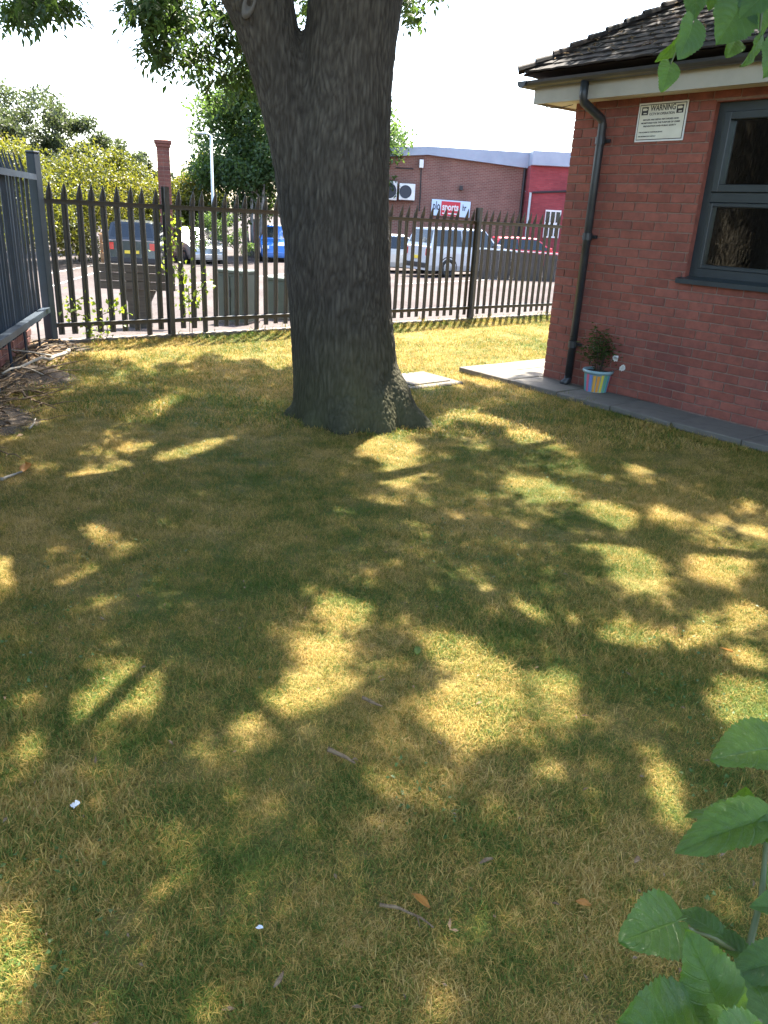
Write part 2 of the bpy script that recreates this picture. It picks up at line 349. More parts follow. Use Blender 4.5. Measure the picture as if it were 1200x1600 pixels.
# ------------------------------------------------------------------ place frames
FA = 50.3                                                         # bearing of the railing
fe = np.array([math.sin(R(FA)), math.cos(R(FA)), 0.]); fn = np.array([-math.cos(R(FA)), math.sin(R(FA)), 0.])
fpost = gnd(730, 502)
def on_fence(px):                                                 # foot of the railing seen in this direction
    d = ray(px, 510); k = (fpost @ fn) / (d @ fn); return np.array([d[0]*k, d[1]*k, 0.])
fA = on_fence(79)                                                 # corner post
hC = np.array([1.532, 7.791, .06]); hu = np.array([.6239, -.7815, 0.]); hn = np.array([-.7815, -.6239, 0.]); Z = np.array([0, 0, 1.])
def lotz(x, y):
    nd = (x - fA[0]) * fn[0] + (y - fA[1]) * fn[1]
    r = np.clip((nd - .25) / 14, 0, 1); r = r * r * (3 - 2 * r) * .35 + r * .65
    return -.05 - r * np.clip(.5 + .03 * (2.4 - x), .15, 1.1)

# ------------------------------------------------------------------ ground, lawn, car park
obj('ground', mesh('ground', [(-1500, -1500, -1.6), (1500, -1500, -1.6), (1500, 1500, -1.6), (-1500, 1500, -1.6)], [(0, 1, 2, 3)], M['asphalt']))['kind'] = 'structure'
def grid(nu, nv, fun):
    us = np.linspace(0, 1, nu); vs = np.linspace(0, 1, nv)
    v = np.array([fun(a, c) for c in vs for a in us]); i = np.arange((nu-1)*(nv-1)); r, q = i // (nu-1), i % (nu-1); k = r*nu + q
    return v, np.stack([k, k+1, k+1+nu, k+nu], 1)
def lawn_h(x, y):
    return .018 * mnoise.noise(Vector((x*.8, y*.8, 0))) + .009 * mnoise.noise(Vector((x*3.1, y*3.1, 4)))
def flawn(a, c):
    p = fA + fe * (-14 + 34 * a) - fn * (18 * (1 - c)); return (p[0], p[1], lawn_h(p[0], p[1]))
v, f = grid(170, 90, flawn)
lawn = obj('lawn', mesh('lawn', v, f, M['turf'], True)); tag(lawn, kind='structure')
def flot(a, c):
    c2 = c ** 1.8; p = fA + fe * (-60 + 160 * a) + fn * (.06 + 110 * c2); return (p[0], p[1], lotz(p[0], p[1]))
v, f = grid(60, 60, flot)
tag(obj('car_park', mesh('car_park', v, f, M['asphalt'], True)), kind='structure')
# kerb strip under the railing
MB().add(*(lambda A, B: ([A - fn*.05 + Z*-.1, B - fn*.05 + Z*-.1, B + fn*.09 + Z*-.1, A + fn*.09 + Z*-.1, A - fn*.05 + Z*.045, B - fn*.05 + Z*.045, B + fn*.09 + Z*.045, A + fn*.09 + Z*.045], [(0,3,2,1),(4,5,6,7),(0,1,5,4),(1,2,6,5),(2,3,7,6),(3,0,4,7)]))(fA - fe*.1, fA + fe*16)).build('kerb', M['kerb'])['kind'] = 'structure'
# painted bay lines
def lotstrip(p0, p1, wd):
    p0, p1 = np.array(p0), np.array(p1); d = (p1 - p0) / np.linalg.norm(p1 - p0); s = np.array([-d[1], d[0]]) * wd / 2
    v = []; f = []
    for i in range(9):
        q = p0 + (p1 - p0) * i / 8
        for sg in (-1, 1): r = q + s * sg; v.append((r[0], r[1], lotz(r[0], r[1]) + .012))
        if i: f.append((2*i-2, 2*i-1, 2*i+1, 2*i))
    o = obj('bay_line', mesh('bay_line', v, f, M['line'])); tag(o, kind='structure')
def lp(px, py):
    q = gnd(px, py, -.6); return q[:2]
for a, c in [((70, 432), (180, 402)), ((60, 412), (150, 398)), ((255, 436), (470, 420)), ((620, 452), (900, 440))]: lotstrip(lp(*a), lp(*c), .1)

# ------------------------------------------------------------------ instancing of grass tufts (uncountable)
def blade_mesh(nb, rad, h0, h1, wd, seed):
    r = np.random.default_rng(seed); V = []; Fc = []; A = []
    for i in range(nb):
        a = r.uniform(0, 6.283); rr = rad * math.sqrt(r.random()); bx, by = rr*math.cos(a), rr*math.sin(a)
        h = r.uniform(h0, h1); lean = r.uniform(.35, 1.9); d = r.uniform(0, 6.283); w_ = wd * r.uniform(.6, 1.25)
        dx, dy = math.cos(d), math.sin(d); tw = d + r.uniform(-.9, .9) + 1.57; sx_, sy_ = math.cos(tw)*w_/2, math.sin(tw)*w_/2
        b0 = len(V); x, y, z = bx, by, -.006; L = h / 3; ang = lean * .35
        for k in range(4):
            ww = (1, .95, .7, 0)[k]
            if k < 3: V += [(x - sx_*ww, y - sy_*ww, z), (x + sx_*ww, y + sy_*ww, z)]
            else: V.append((x, y, z))
            x += dx*math.sin(ang)*L*1.25; y += dy*math.sin(ang)*L*1.25; z += max(math.cos(ang), -.2)*L; ang += lean*.42
        Fc += [(b0, b0+1, b0+3, b0+2), (b0+2, b0+3, b0+5, b0+4), (b0+4, b0+5, b0+6)]
        A += [r.random()] * 7
    me = mesh('grass_tuft', V, Fc, M['blade'], True)
    at = me.attributes.new('rnd', 'FLOAT', 'POINT'); at.data.foreach_set('value', np.array(A, dtype=np.float32)); return me
tufts = bpy.data.collections.new('tuft_library')
for i in range(8):
    me = blade_mesh(110, .085, .012, .038, .0018, 100 + i) if i < 6 else blade_mesh(60, .13, .02, .046, .004, 100 + i)
    tufts.objects.link(bpy.data.objects.new('tuft_%02d' % i, me))
pts = []; rot = []; scl = []; ids = []
rr = np.random.default_rng(3)
def lawn_ok(x, y):
    d = np.array([x, y, 0]) - hC; u_, o_ = d @ hu, d @ hn
    if u_ > -.74 and o_ < .46: return False                    # under the house and its path
    if ((x-fA[0])*fn[0] + (y-fA[1])*fn[1]) > -.03: return False
    return True
for _ in range(60000):
    y = .3 + 14 * rr.random() ** 1.35; x = (rr.random()*2-1) * (1.7 + y*.62)
    if not lawn_ok(x, y): continue
    far = y > 5.5
    if far and rr.random() < .35: continue
    pts.append((x, y, lawn_h(x, y))); rot.append((rr.normal(0, .08), rr.normal(0, .08), rr.uniform(0, 6.283)))
    patch = mnoise.noise(Vector((x*1.7, y*1.7, 9.)))
    s = (.8 + .35*patch + .25*rr.random()) * (.95 if not far else 1.1); scl.append(s); ids.append(int(rr.integers(0, 6)) if not far else int(rr.integers(6, 8)))
TF = gnd(552, 652)
for _ in range(520):
    a_ = rr.uniform(0, 6.283); d_ = .5 + abs(rr.normal(0, .07)); x, y = TF[0] + math.cos(a_)*d_, TF[1] + .33 + math.sin(a_)*d_
    pts.append((x, y, lawn_h(x, y))); rot.append((rr.normal(0, .2), rr.normal(0, .2), rr.uniform(0, 6.283))); scl.append(rr.uniform(.8, 1.7)); ids.append(int(rr.integers(0, 6)))
for _ in range(260):
    q = hC + hu*rr.uniform(-.75, 3.2) + hn*(.5 + abs(rr.normal(0, .03))); pts.append((q[0], q[1], lawn_h(q[0], q[1]))); rot.append((rr.normal(0, .2), rr.normal(0, .2), rr.uniform(0, 6.283))); scl.append(rr.uniform(.8, 1.6)); ids.append(int(rr.integers(0, 6)))
for _ in range(700):
    q = fA + fe*rr.uniform(.3, 9) - fn*(.07 + abs(rr.normal(0, .06))); pts.append((q[0], q[1], lawn_h(q[0], q[1]))); rot.append((rr.normal(0, .2), rr.normal(0, .2), rr.uniform(0, 6.283))); scl.append(rr.uniform(.8, 1.9)); ids.append(int(rr.integers(0, 8)))
me = bpy.data.meshes.new('grass'); me.vertices.add(len(pts)); me.vertices.foreach_set('co', np.array(pts, dtype=np.float32).ravel())
for nm, ty, dat in (('rot', 'FLOAT_VECTOR', np.array(rot)), ('scl', 'FLOAT', np.array(scl)), ('idx', 'INT', np.array(ids))):
    at = me.attributes.new(nm, ty, 'POINT')
    at.data.foreach_set('vector' if ty == 'FLOAT_VECTOR' else 'value', dat.astype(np.int32 if ty == 'INT' else np.float32).ravel())
me.update(); me.materials.append(M['blade'])
grass = obj('grass', me); tag(grass, 'short dry grass of the lawn, straw and green blades mixed', 'grass', kind='stuff')
ng = bpy.data.node_groups.new('tuft_scatter', 'GeometryNodeTree')
ng.interface.new_socket('Geometry', in_out='INPUT', socket_type='NodeSocketGeometry'); ng.interface.new_socket('Geometry', in_out='OUTPUT', socket_type='NodeSocketGeometry')
gi, go = ng.nodes.new('NodeGroupInput'), ng.nodes.new('NodeGroupOutput')
iop = ng.nodes.new('GeometryNodeInstanceOnPoints'); ci = ng.nodes.new('GeometryNodeCollectionInfo')
ci.inputs['Collection'].default_value = tufts; ci.inputs['Separate Children'].default_value = True; ci.inputs['Reset Children'].default_value = True
def named(nm, ty):
    q = ng.nodes.new('GeometryNodeInputNamedAttribute'); q.data_type = ty; q.inputs['Name'].default_value = nm
    return [s_ for s_ in q.outputs if s_.enabled and s_.name == 'Attribute'][0]
L = ng.links.new
L(gi.outputs[0], iop.inputs['Points']); L(ci.outputs[0], iop.inputs['Instance']); iop.inputs['Pick Instance'].default_value = True
L(named('idx', 'INT'), iop.inputs['Instance Index']); L(named('rot', 'FLOAT_VECTOR'), iop.inputs['Rotation']); L(named('scl', 'FLOAT'), iop.inputs['Scale'])
L(iop.outputs[0], go.inputs[0])
md = grass.modifiers.new('scatter', 'NODES'); md.node_group = ng

# ------------------------------------------------------------------ foliage helpers 
def leaf_cloud(name, pos, dirs, nrm, ln, wd, mat, rnd=None, fold=.25):
    """one folded leaf (4 triangles' worth: two quads) at each position"""
    n = len(pos); dirs = dirs / np.linalg.norm(dirs, axis=1, keepdims=True)
    side = np.cross(dirs, nrm); side /= np.linalg.norm(side, axis=1, keepdims=True) + 1e-9; up = np.cross(side, dirs)
    ln = np.broadcast_to(ln, n)[:, None]; wd = np.broadcast_to(wd, n)[:, None]
    b = pos; tip = pos + dirs*ln - up*ln*.08; mid = pos + dirs*ln*.45
    l = mid + side*wd*.5 + up*wd*fold; r_ = mid - side*wd*.5 + up*wd*fold
    v = np.stack([b, l, tip, r_, mid], 1).reshape(-1, 3)
    k = np.arange(n)[:, None] * 5
    f = np.concatenate([k + np.array([[0, 4, 1]]), k + np.array([[4, 2, 1]]), k + np.array([[0, 3, 4]]), k + np.array([[3, 2, 4]])], 0)
    me = mesh(name, v, f, mat, False)
    rnd = RNG.random(n) if rnd is None else rnd
    at = me.attributes.new('rnd', 'FLOAT', 'POINT'); at.data.foreach_set('value', np.repeat(rnd, 5).astype(np.float32))
    return me
def rdir(n, r=RNG):
    a = r.normal(size=(n, 3)); return a / np.linalg.norm(a, axis=1, keepdims=True)
def ash_leaves(centers, r=RNG, nl=9, size=1., droop=.35):
    """compound ash leaves: a stalk of paired leaflets starting at each centre"""
    n = len(centers); ax = rdir(n, r); ax[:, 2] = ax[:, 2]*.45 - droop; ax /= np.linalg.norm(ax, axis=1, keepdims=True)
    up = np.tile([0, 0, 1.], (n, 1)) + rdir(n, r)*.5; sd = np.cross(ax, up); sd /= np.linalg.norm(sd, axis=1, keepdims=True); up = np.cross(sd, ax)
    Pn, Dn, Nn, Ln = [], [], [], []
    L0 = .24*size*r.uniform(.75, 1.2, (n, 1))
    for k in range(nl):
        if k == nl-1: s_, off, al = 1., 0., 1.
        else: s_ = .25 + .7*(k//2)/((nl-1)/2); off = 1 if k % 2 else -1; al = .55
        base = centers + ax*L0*s_ - np.array([0, 0, 1.])*L0*.18*s_**2
        d = ax*al + sd*off*(.85 if off else 0) - np.array([0, 0, .25]) + rdir(n, r)*.12
        Pn.append(base); Dn.append(d); Nn.append(up + rdir(n, r)*.25); Ln.append((.105*size*r.uniform(.75, 1.2, n)) * (1 if off else 1.1))
    rn = np.tile(r.random(n)*.8, nl) + r.random(n*nl)*.2
    return np.concatenate(Pn), np.concatenate(Dn), np.concatenate(Nn), np.concatenate(Ln), rn

# ------------------------------------------------------------------ the ash tree
TY = 5.98                                                         # trunk axis distance, from its foot on the lawn
def plane_pt(px, py):
    d = ray(px, py); k = TY / d[1]; return np.array([d[0]*k, TY, H + d[2]*k])
def stem(outline):
    c, r = [], []
    for y, xl, xr in outline:
        a, b_ = plane_pt(xl-5, y), plane_pt(xr-5, y); c.append((a + b_)/2); r.append(np.linalg.norm(a - b_)/2*.965)
    return c, r
main_c, main_r = stem([(700, 440, 668), (672, 449, 660), (645, 455, 645), (615, 458, 634), (575, 459, 627), (480, 455, 618), (400, 449, 616), (320, 449, 616), (250, 452, 617), (180, 460, 620), (120, 470, 624), (60, 478, 630), (0, 486, 637), (-90, 494, 652), (-200, 506, 672), (-330, 520, 690)])
limb_c, limb_r = stem([(420, 460, 560), (330, 441, 560), (260, 432, 545), (200, 421, 525), (140, 405, 502), (90, 390, 485), (45, 374, 474), (0, 355, 466), (-70, 322, 445), (-160, 275, 410), (-270, 210, 360)])
main_c = [np.array([c[0], c[1], c[2]]) for c in main_c]; main_c.insert(0, main_c[0] - np.array([0, 0, .25])); main_r.insert(0, main_r[0]*1.12)
for i, c in enumerate(limb_c): c[1] += -.02 - .03*i*.3
mb = MB(); mb.tube(main_c, main_r, 40); mb.tube(limb_c, limb_r, 32)
foot = plane_pt(556, 655); foot[2] = 0
for ang, ln_, r0 in [(-20, .6, .15), (25, .54, .14), (70, .52, .14), (110, .52, .14), (150, .54, .14), (190, .56, .15), (228, .5, .14), (262, .53, .15), (300, .5, .14), (335, .55, .15)]:   # root flares
    d = np.array([math.cos(R(ang)), math.sin(R(ang)), 0]); mb.tube([foot + d*.18 + Z*.34, foot + d*.28 + Z*.18, foot + d*.38 + Z*.03, foot + d*ln_ - Z*.07, foot + d*(ln_+.14) - Z*.18], [.15, r0*1.1, r0, r0*.6, .04], 12)
tmp = obj('tmp', mb.me('tmp', M['bark'])); rm = tmp.modifiers.new('r', 'REMESH'); rm.mode = 'VOXEL'; rm.voxel_size = .017
sm = tmp.modifiers.new('s', 'SMOOTH'); sm.iterations = 22; sm.factor = .5
sd_ = tmp.modifiers.new('d', 'SUBSURF'); sd_.levels = 1; sd_.render_levels = 1
dg = bpy.context.evaluated_depsgraph_get(); tm = bpy.data.meshes.new_from_object(tmp.evaluated_get(dg)); bpy.data.objects.remove(tmp)
nv = len(tm.vertices); co = np.empty(nv*3, np.float32); tm.vertices.foreach_get('co', co); co = co.reshape(-1, 3)
no = np.empty(nv*3, np.float32); tm.vertices.foreach_get('normal', no); no = no.reshape(-1, 3)
rid = np.zeros(nv, np.float32); VOR = mnoise.voronoi; NZ = mnoise.noise
for i in range(nv):
    x, y, z = co[i]
    if z > 4.2: rid[i] = .6; continue
    wx = NZ(Vector((x*6, y*6, z*3.5)))*.05; wz = NZ(Vector((x*9, y*9, z*2.5 + 5)))*.6
    d1 = VOR(Vector(((x+wx)*36, (y-wx)*36, z*4.6 + wz)))[0]; e1 = min(1., (d1[1]-d1[0])/.5)
    d3 = VOR(Vector(((x-wx)*62 + 3, (y+wx)*62, z*9 - wz)))[0]; e2 = min(1., (d3[1]-d3[0])/.45)
    d2 = NZ(Vector((x*60, y*60, z*14))); d4 = NZ(Vector((x*11, y*11, z*4)))
    rid[i] = max(0., min(1., (.5 + .35*d4)*e1 + (.3 - .25*d4)*e2 + .12 + .34*d2))
disp = (rid - .5) * .0115 + np.array([.022*NZ(Vector((p[0]*2.3, p[1]*2.3, p[2]*1.1))) for p in co], np.float32)
co += no * disp[:, None]
tm.vertices.foreach_set('co', co.ravel()); tm.materials.clear(); tm.materials.append(M['bark'])
at = tm.attributes.new('ridge', 'FLOAT', 'POINT'); at.data.foreach_set('value', rid); tm.polygons.foreach_set('use_smooth', np.ones(len(tm.polygons), bool)); tm.update()
ash = empty('ash_tree', foot, 'tall ash tree with a thick forked fissured trunk standing on the lawn', 'tree')
tm.transform(Matrix.Translation(-Vector(foot))); obj('trunk', tm, ash)
# pruned branch scar on the left limb
sc_ = plane_pt(402, 22); sc_[1] -= .27
k_ = 20; ringv = []
for rr_, dy in ((.072, .0), (.062, -.03), (.043, -.034), (.03, -.012), (.0, -.006)):
    ringv += [(sc_[0]-foot[0] + rr_*.62*math.cos(a_) + .03*math.sin(a_)*rr_/.07, sc_[1]-foot[1] + dy, sc_[2]-foot[2] + rr_*1.2*math.sin(a_)) for a_ in np.linspace(0, 2*math.pi, k_, endpoint=False)]
fs = [(i*k_+j, i*k_+(j+1) % k_, (i+1)*k_+(j+1) % k_, (i+1)*k_+j) for i in range(4) for j in range(k_)]
obj('branch_scar', fixn(mesh('branch_scar', ringv, fs, M['bark2'], True)), ash)

# where the sun reaches the lawn: the gaps of the crown, read from the photograph's patches of light
LIT = [(205,662,75,16,-28,1),(180,700,62,12,-4,1),(300,703,62,9,-16,1),(160,738,48,9,-14,.7),(150,590,50,8,0,.5),(240,582,70,10,0,.45),(330,640,40,8,-10,.3),
 (130,905,34,13,-12,.7),(8,895,24,24,0,.9),(45,775,24,9,0,.45),(140,830,28,11,-20,.4),(175,857,30,11,0,.4),(75,820,20,8,0,.3),
 (140,1115,125,30,-34,1.1),(205,1080,48,42,0,1.1),(300,1038,34,15,-10,.7),(365,1030,40,12,-8,.45),(305,1110,28,50,0,.55),(325,1175,34,34,0,.6),
 (425,888,60,11,-14,.8),(480,905,46,17,28,.9),(540,948,44,34,0,1.1),(500,1018,46,32,-10,1),(450,1105,85,32,-26,.95),(395,1150,30,30,0,.8),(330,960,40,14,0,.25),
 (600,692,56,30,15,1.1),(628,735,34,26,0,.9),(580,788,60,12,-4,.5),(655,825,40,14,20,.35),(690,722,26,20,0,.6),
 (760,656,64,9,8,1),(835,688,44,10,12,1),(690,664,24,14,0,.7),(735,690,34,14,20,.6),(840,766,52,16,10,1),(880,745,40,10,12,.4),(955,806,46,17,18,1),(1045,805,36,11,8,.8),(1000,735,30,10,20,.55),(900,720,40,10,12,.35),
 (925,850,36,15,22,.9),(992,888,56,30,38,1.1),(1125,885,46,34,0,1.1),(1185,830,20,14,0,.6),(1105,838,30,13,0,.6),(1066,905,14,34,0,.55),(1165,790,24,10,0,.4),
 (660,885,46,17,28,.45),(735,905,36,20,30,.55),(790,900,28,16,0,.5),(815,960,42,18,22,.95),(885,970,34,14,10,.6),(640,968,34,11,25,.5),(855,920,24,12,0,.4),
 (728,1030,72,30,24,.95),(745,1110,66,66,-20,1),(790,1150,46,32,0,.8),(850,1120,40,20,20,.5),(865,1070,44,19,0,1),(985,1000,46,30,0,.85),(1042,1010,30,26,0,.7),(1100,990,32,24,0,1),(1165,970,32,24,0,.85),
 (1170,1085,56,62,0,1.1),(1185,1130,44,36,0,1.1),(1038,1235,26,58,-20,1.1),(1052,1275,24,20,0,1),(855,1222,36,15,0,.55),(930,1130,30,14,0,.2),
 (16,1490,52,56,0,.9),(8,1562,36,44,0,1.1),(325,1582,30,28,-40,1),(270,1320,44,30,0,.3),(70,1440,30,16,0,.3),(640,1290,60,30,0,.2),(180,1180,60,30,-20,.3)]
LA = np.array(LIT, float)
def litfrac(gx, gy):
    p = np.stack([gx, gy, np.zeros_like(gx)], 1); q = p - np.array([0, 0, H]); zc = q @ FWD
    ok = zc > .25; zc = np.where(ok, zc, 1.); px = 600 + F*(q @ CR)/zc; py = 800 - F*(q @ CU)/zc
    out = np.zeros(len(gx))
    for cx, cy_, rx, ry, an, st in LA:
        c_, s_ = math.cos(R(an)), math.sin(R(an)); dx, dy = px-cx, py-cy_
        e = np.sqrt(((dx*c_+dy*s_)/rx)**2 + ((-dx*s_+dy*c_)/ry)**2)
        out = np.maximum(out, st*1.12*np.clip((1.46-e)/.66, 0, 1))
    band = np.where(px < 540, 566 + 9*np.sin(px/31.) + 6*np.sin(px/11.), 604 + 7*np.sin(px/17.) - np.clip((px-700)*.05, 0, 20))
    out = np.where(py < band, 1.2, out)
    inf = ok & (px > -120) & (px < 1320) & (py < 1750)
    ran = (np.sin(gx*2.1 + 1.3*np.sin(gy*1.7)) * np.sin(gy*2.4 + 1.1*np.sin(gx*1.3)))*.5
    return np.where(inf, out, np.clip(ran*1.6 - .35, 0, .9)), py, ok
cr = np.random.default_rng(5)
nsp = 3700
gx = cr.uniform(-8, 7.5, nsp); gy = cr.uniform(-3, 9.8, nsp)
z = 3.7 + 6.3*cr.beta(1.3, 1.6, nsp)
cen = np.stack([gx + S[0]/S[2]*z, gy + S[1]/S[2]*z, z], 1)
dt = np.hypot(cen[:, 0]-foot[0], cen[:, 1]-foot[1])
keep = (((cen[:, 0]-.6)/7.6)**2 + ((cen[:, 1]-6.6)/7.6)**2 + ((cen[:, 2]-6)/5.)**2 < 1) & (cen[:, 2] > 3.45 + .28*dt)
cen = cen[keep]
lv = np.repeat(cen, 13, 0) + cr.normal(0, .17, (len(cen)*13, 3))
d2 = np.hypot(lv[:, 0]-foot[0], lv[:, 1]-foot[1])
lv = lv[lv[:, 2] > 3.3 + .28*d2]
p_, d_, n_, l_, r_ = ash_leaves(lv, cr, 7, 1.15)
tl = p_ + d_/np.linalg.norm(d_, axis=1, keepdims=True)*l_[:, None]*.5; k = tl[:, 2]/S[2]
lf, _, _ = litfrac(tl[:, 0]-S[0]*k, tl[:, 1]-S[1]*k)
kp = cr.random(len(tl)) > lf; p_, d_, n_, l_, r_ = p_[kp], d_[kp], n_[kp], l_[kp], r_[kp]; print('CROWN', len(p_))
hang = []
# low sprays drooping from the crown: direction and reach
SPR = [(262,20,44,42,105,6.7),(300,30,44,42,115,7.2),(345,35,36,42,100,7.0),(290,85,34,30,80,6.9),(320,100,24,26,60,7.1),(335,130,16,22,26,7.0),(250,75,22,16,40,6.7),(230,10,26,18,50,6.6),(400,60,24,40,80,7.4),(385,120,16,26,40,7.3),(420,110,12,26,30,7.5),(425,150,10,16,16,7.5),
       (50,2,46,18,70,6.8),(20,14,24,18,26,6.8),(92,6,18,10,16,6.7),(645,8,18,14,26,7.6),(648,28,10,9,10,7.6),(490,8,14,22,34,8.4),(300,-30,120,40,120,6.9),(50,-30,60,18,50,6.8),(490,-20,30,20,30,8.2),(660,-20,40,16,30,7.7)]
for cx, cy_, rx, ry, nn, D in SPR:
    for _ in range(nn):
        hang.append(atdist(cx + cr.normal(0, .5)*rx, cy_ - 8 + cr.normal(0, .5)*ry, D + cr.normal(0, .22)))
hang = np.array(hang); ph, dh, nh, lh, rh = ash_leaves(hang, cr, 9, .68, .45)
k = ph[:, 2]/S[2]; lf, _, _ = litfrac(ph[:, 0]-S[0]*k, ph[:, 1]-S[1]*k); kp = cr.random(len(ph)) > lf*.62
ph, dh, nh, lh, rh = ph[kp], dh[kp], nh[kp], lh[kp], rh[kp]
P_, D_, N_, L_, R_ = (np.concatenate(q) for q in ((p_, ph), (d_, dh), (n_, nh), (l_, lh), (r_, rh)))
me = leaf_cloud('crown', P_ - foot, D_, N_, L_, L_*.36, M['ashleaf'], R_); obj('crown', me, ash)
# limbs and hanging twigs that carry the leaves
mb = MB()
tops = [main_c[-1], limb_c[-1]]
for i in range(15):
    a0 = main_c[-1 - i % 3] if i % 3 else limb_c[-1]; k = cen[(i*371) % len(cen)]
    pts_ = [a0 + (k - a0)*t_ + np.array([0, 0, 1.1*math.sin(math.pi*t_)*.6]) + cr.normal(0, .06, 3)*(0 < t_ < 1) for t_ in np.linspace(0, 1, 7)]
    mb.tube(pts_, list(np.linspace(.09 if i < 6 else .05, .008, 7)), 7)
a0 = main_c[-1]; mb.tube([a0, a0 + np.array([.25, .3, 1.6]), a0 + np.array([.3, .9, 3.4]), a0 + np.array([.5, 1.2, 5.])], [main_r[-1], .24, .15, .05], 12)
a0 = limb_c[-1]; mb.tube([a0, a0 + np.array([-.6, .0, .9]), a0 + np.array([-1.3, .3, 2.2]), a0 + np.array([-1.6, .6, 3.6])], [limb_r[-1], .18, .12, .04], 12)
for (x0, y0, D0, x1, y1, D1) in [(290,-120,7.2,255,70,6.7),(330,-150,7.0,318,120,7.0),(350,-130,7.1,348,140,7.0),(240,-110,6.8,225,15,6.6),(420,-100,7.6,418,110,7.5),(60,-100,6.9,45,25,6.8),(100,-90,6.8,105,15,6.7),(650,-80,7.7,648,25,7.6),(495,-90,8.4,492,20,8.4),(380,-120,7.4,395,90,7.4)]:
    A_, B_ = atdist(x0, y0, D0), atdist(x1, y1, D1)
    mb.tube([A_ + (B_-A_)*t_ + np.array([.08*math.sin(3*t_), 0, .1*math.sin(3.14*t_)]) for t_ in np.linspace(0, 1, 6)], list(np.linspace(.014, .004, 6)), 5)
v = [tuple(np.array(q) - foot) for q in mb.v]; o = obj('limbs', fixn(mesh('limbs', v, mb.f, M['bark2'], True)), ash)

# ------------------------------------------------------------------ palisade railings
def fence_z(px, py, o, nrm):
    d = ray(px, py); k = ((o - np.array([0, 0, H])) @ nrm) / (d @ nrm); return H + d[2]*k
def picket_mesh(name, z0, z1, wd, mat, splay=.045):
    prof = [(-.5, 0.), (-.34, .011), (-.12, .011), (0, .003), (.12, .011), (.34, .011), (.5, 0.)]
    lev = [(z0, 1., 0.), (z1-.2, 1., 0.), (z1-.12, 1.0, splay*.45), (z1-.06, .55, splay*.75), (z1, .06, splay)]
    v = []; f = []; n = len(prof)
    for th in (0, -.004):
        for zz, s_, off in lev:
            for x, y in prof: v.append((x*wd*s_, -(y*min(1, s_*1.2) + th) - off, zz))
    m_ = len(lev)
    for side in (0, 1):
        b0 = side*n*m_
        for i in range(m_-1):
            for j in range(n-1):
                q = (b0+i*n+j, b0+i*n+j+1, b0+(i+1)*n+j+1, b0+(i+1)*n+j); f.append(q if side == 0 else q[::-1])
    for i in range(m_-1):
        for j in (0, n-1): f.append((i*n+j, (i+1)*n+j, n*m_+(i+1)*n+j, n*m_+i*n+j))
    return fixn(mesh(name, v, f, mat))
def palisade(name, label, o0, ex, length, posts, z_top, zr_top, zr_bot, zp0, mat, wd=.066, gap=.142, start=.1, zleg=None, legs=5, post_h=None, rail_y=.0, deep=.05, twist=0., topsz=(.045, .045)):
    ey = np.cross(Z, ex); root = empty(name, o0, label, 'fence')
    root.matrix_world = frame(o0, ex, ey, Z)
    pm = picket_mesh('picket', zp0, z_top, wd, mat); pl = picket_mesh('picket', zleg if zleg is not None else zp0, z_top, wd, mat)
    k = 0; x = start
    while x < length:
        if all(abs(x - p) > .065 for p in posts):
            o = obj('picket', pl if (legs and k % legs == 2) else pm, root)
            o.location = (x + random.uniform(-.003, .003), rail_y + deep, random.uniform(-.006, .006)); o.rotation_euler = (random.gauss(0, .006), random.gauss(0, .008), twist + random.gauss(0, .03))
        x += gap; k += 1
    seg = sorted(set([0.] + [p for p in posts if 0 < p < length] + [length]))
    for a, b_ in zip(seg[:-1], seg[1:]):
        for zz, (hh, ww) in ((zr_top, topsz), (zr_bot, topsz)):
            m_ = MB(); m_.box((a+.03, rail_y-ww/2, zz-.004), (b_-.03, rail_y+ww/2-.002, zz+.004)); m_.box((a+.03, rail_y+ww/2-.008, zz-hh), (b_-.03, rail_y+ww/2-.001, zz-.004)); m_.build('rail', mat, root)
    for p in posts:
        hh = post_h if p > .01 else 0
        if not hh: continue
        m_ = MB(); m_.box((p-.028, rail_y-.05, -.3), (p+.028, rail_y-.043, hh)); m_.box((p-.028, rail_y+.043, -.3), (p+.028, rail_y+.05, hh-.0)); m_.box((p-.004, rail_y-.043, -.3), (p+.004, rail_y+.043, hh)); m_.build('post', mat, root)
    return root
ff = -fn
zt = np.mean([fence_z(69, 311, fA, fn), fence_z(615, 339, fA, fn), fence_z(860, 351, fA, fn)]); zb = np.mean([fence_z(88, 508, fA, fn), fence_z(617, 484, fA, fn), fence_z(857, 472, fA, fn)])
pk = np.mean([fence_z(85, 283, fA, fn), fence_z(205, 290, fA, fn), fence_z(660, 322, fA, fn)])
s_mid = (on_fence(268) - fA) @ fe; s_post = (on_fence(733) - fA) @ fe
palisade('palisade_fence', 'dark steel palisade fence between the lawn and the car park', fA, fe, 15., [s_mid, (s_mid+s_post)/2, s_post, s_post*1.5 - s_mid*.5, s_post*2-s_mid, s_post*2.5-s_mid*1.5],
         pk, zt, zb, .10, M['steel2'], wd=.068, gap=.1435, start=.13, zleg=.0, legs=5, post_h=pk+.02, rail_y=-.0)
lE = gnd(5, 612); ld = (lE - fA); ld[2] = 0; ld /= np.linalg.norm(ld); ln_ = np.cross(Z, ld)
lo = fA + ld*.08
zlt = np.mean([fence_z(2, 263, lo, ln_), fence_z(52, 273, lo, ln_)]); zlb = np.mean([fence_z(2, 530, lo, ln_), fence_z(70, 480, lo, ln_)]); zlp = np.mean([fence_z(3, 229, lo, ln_), fence_z(44, 242, lo, ln_)])
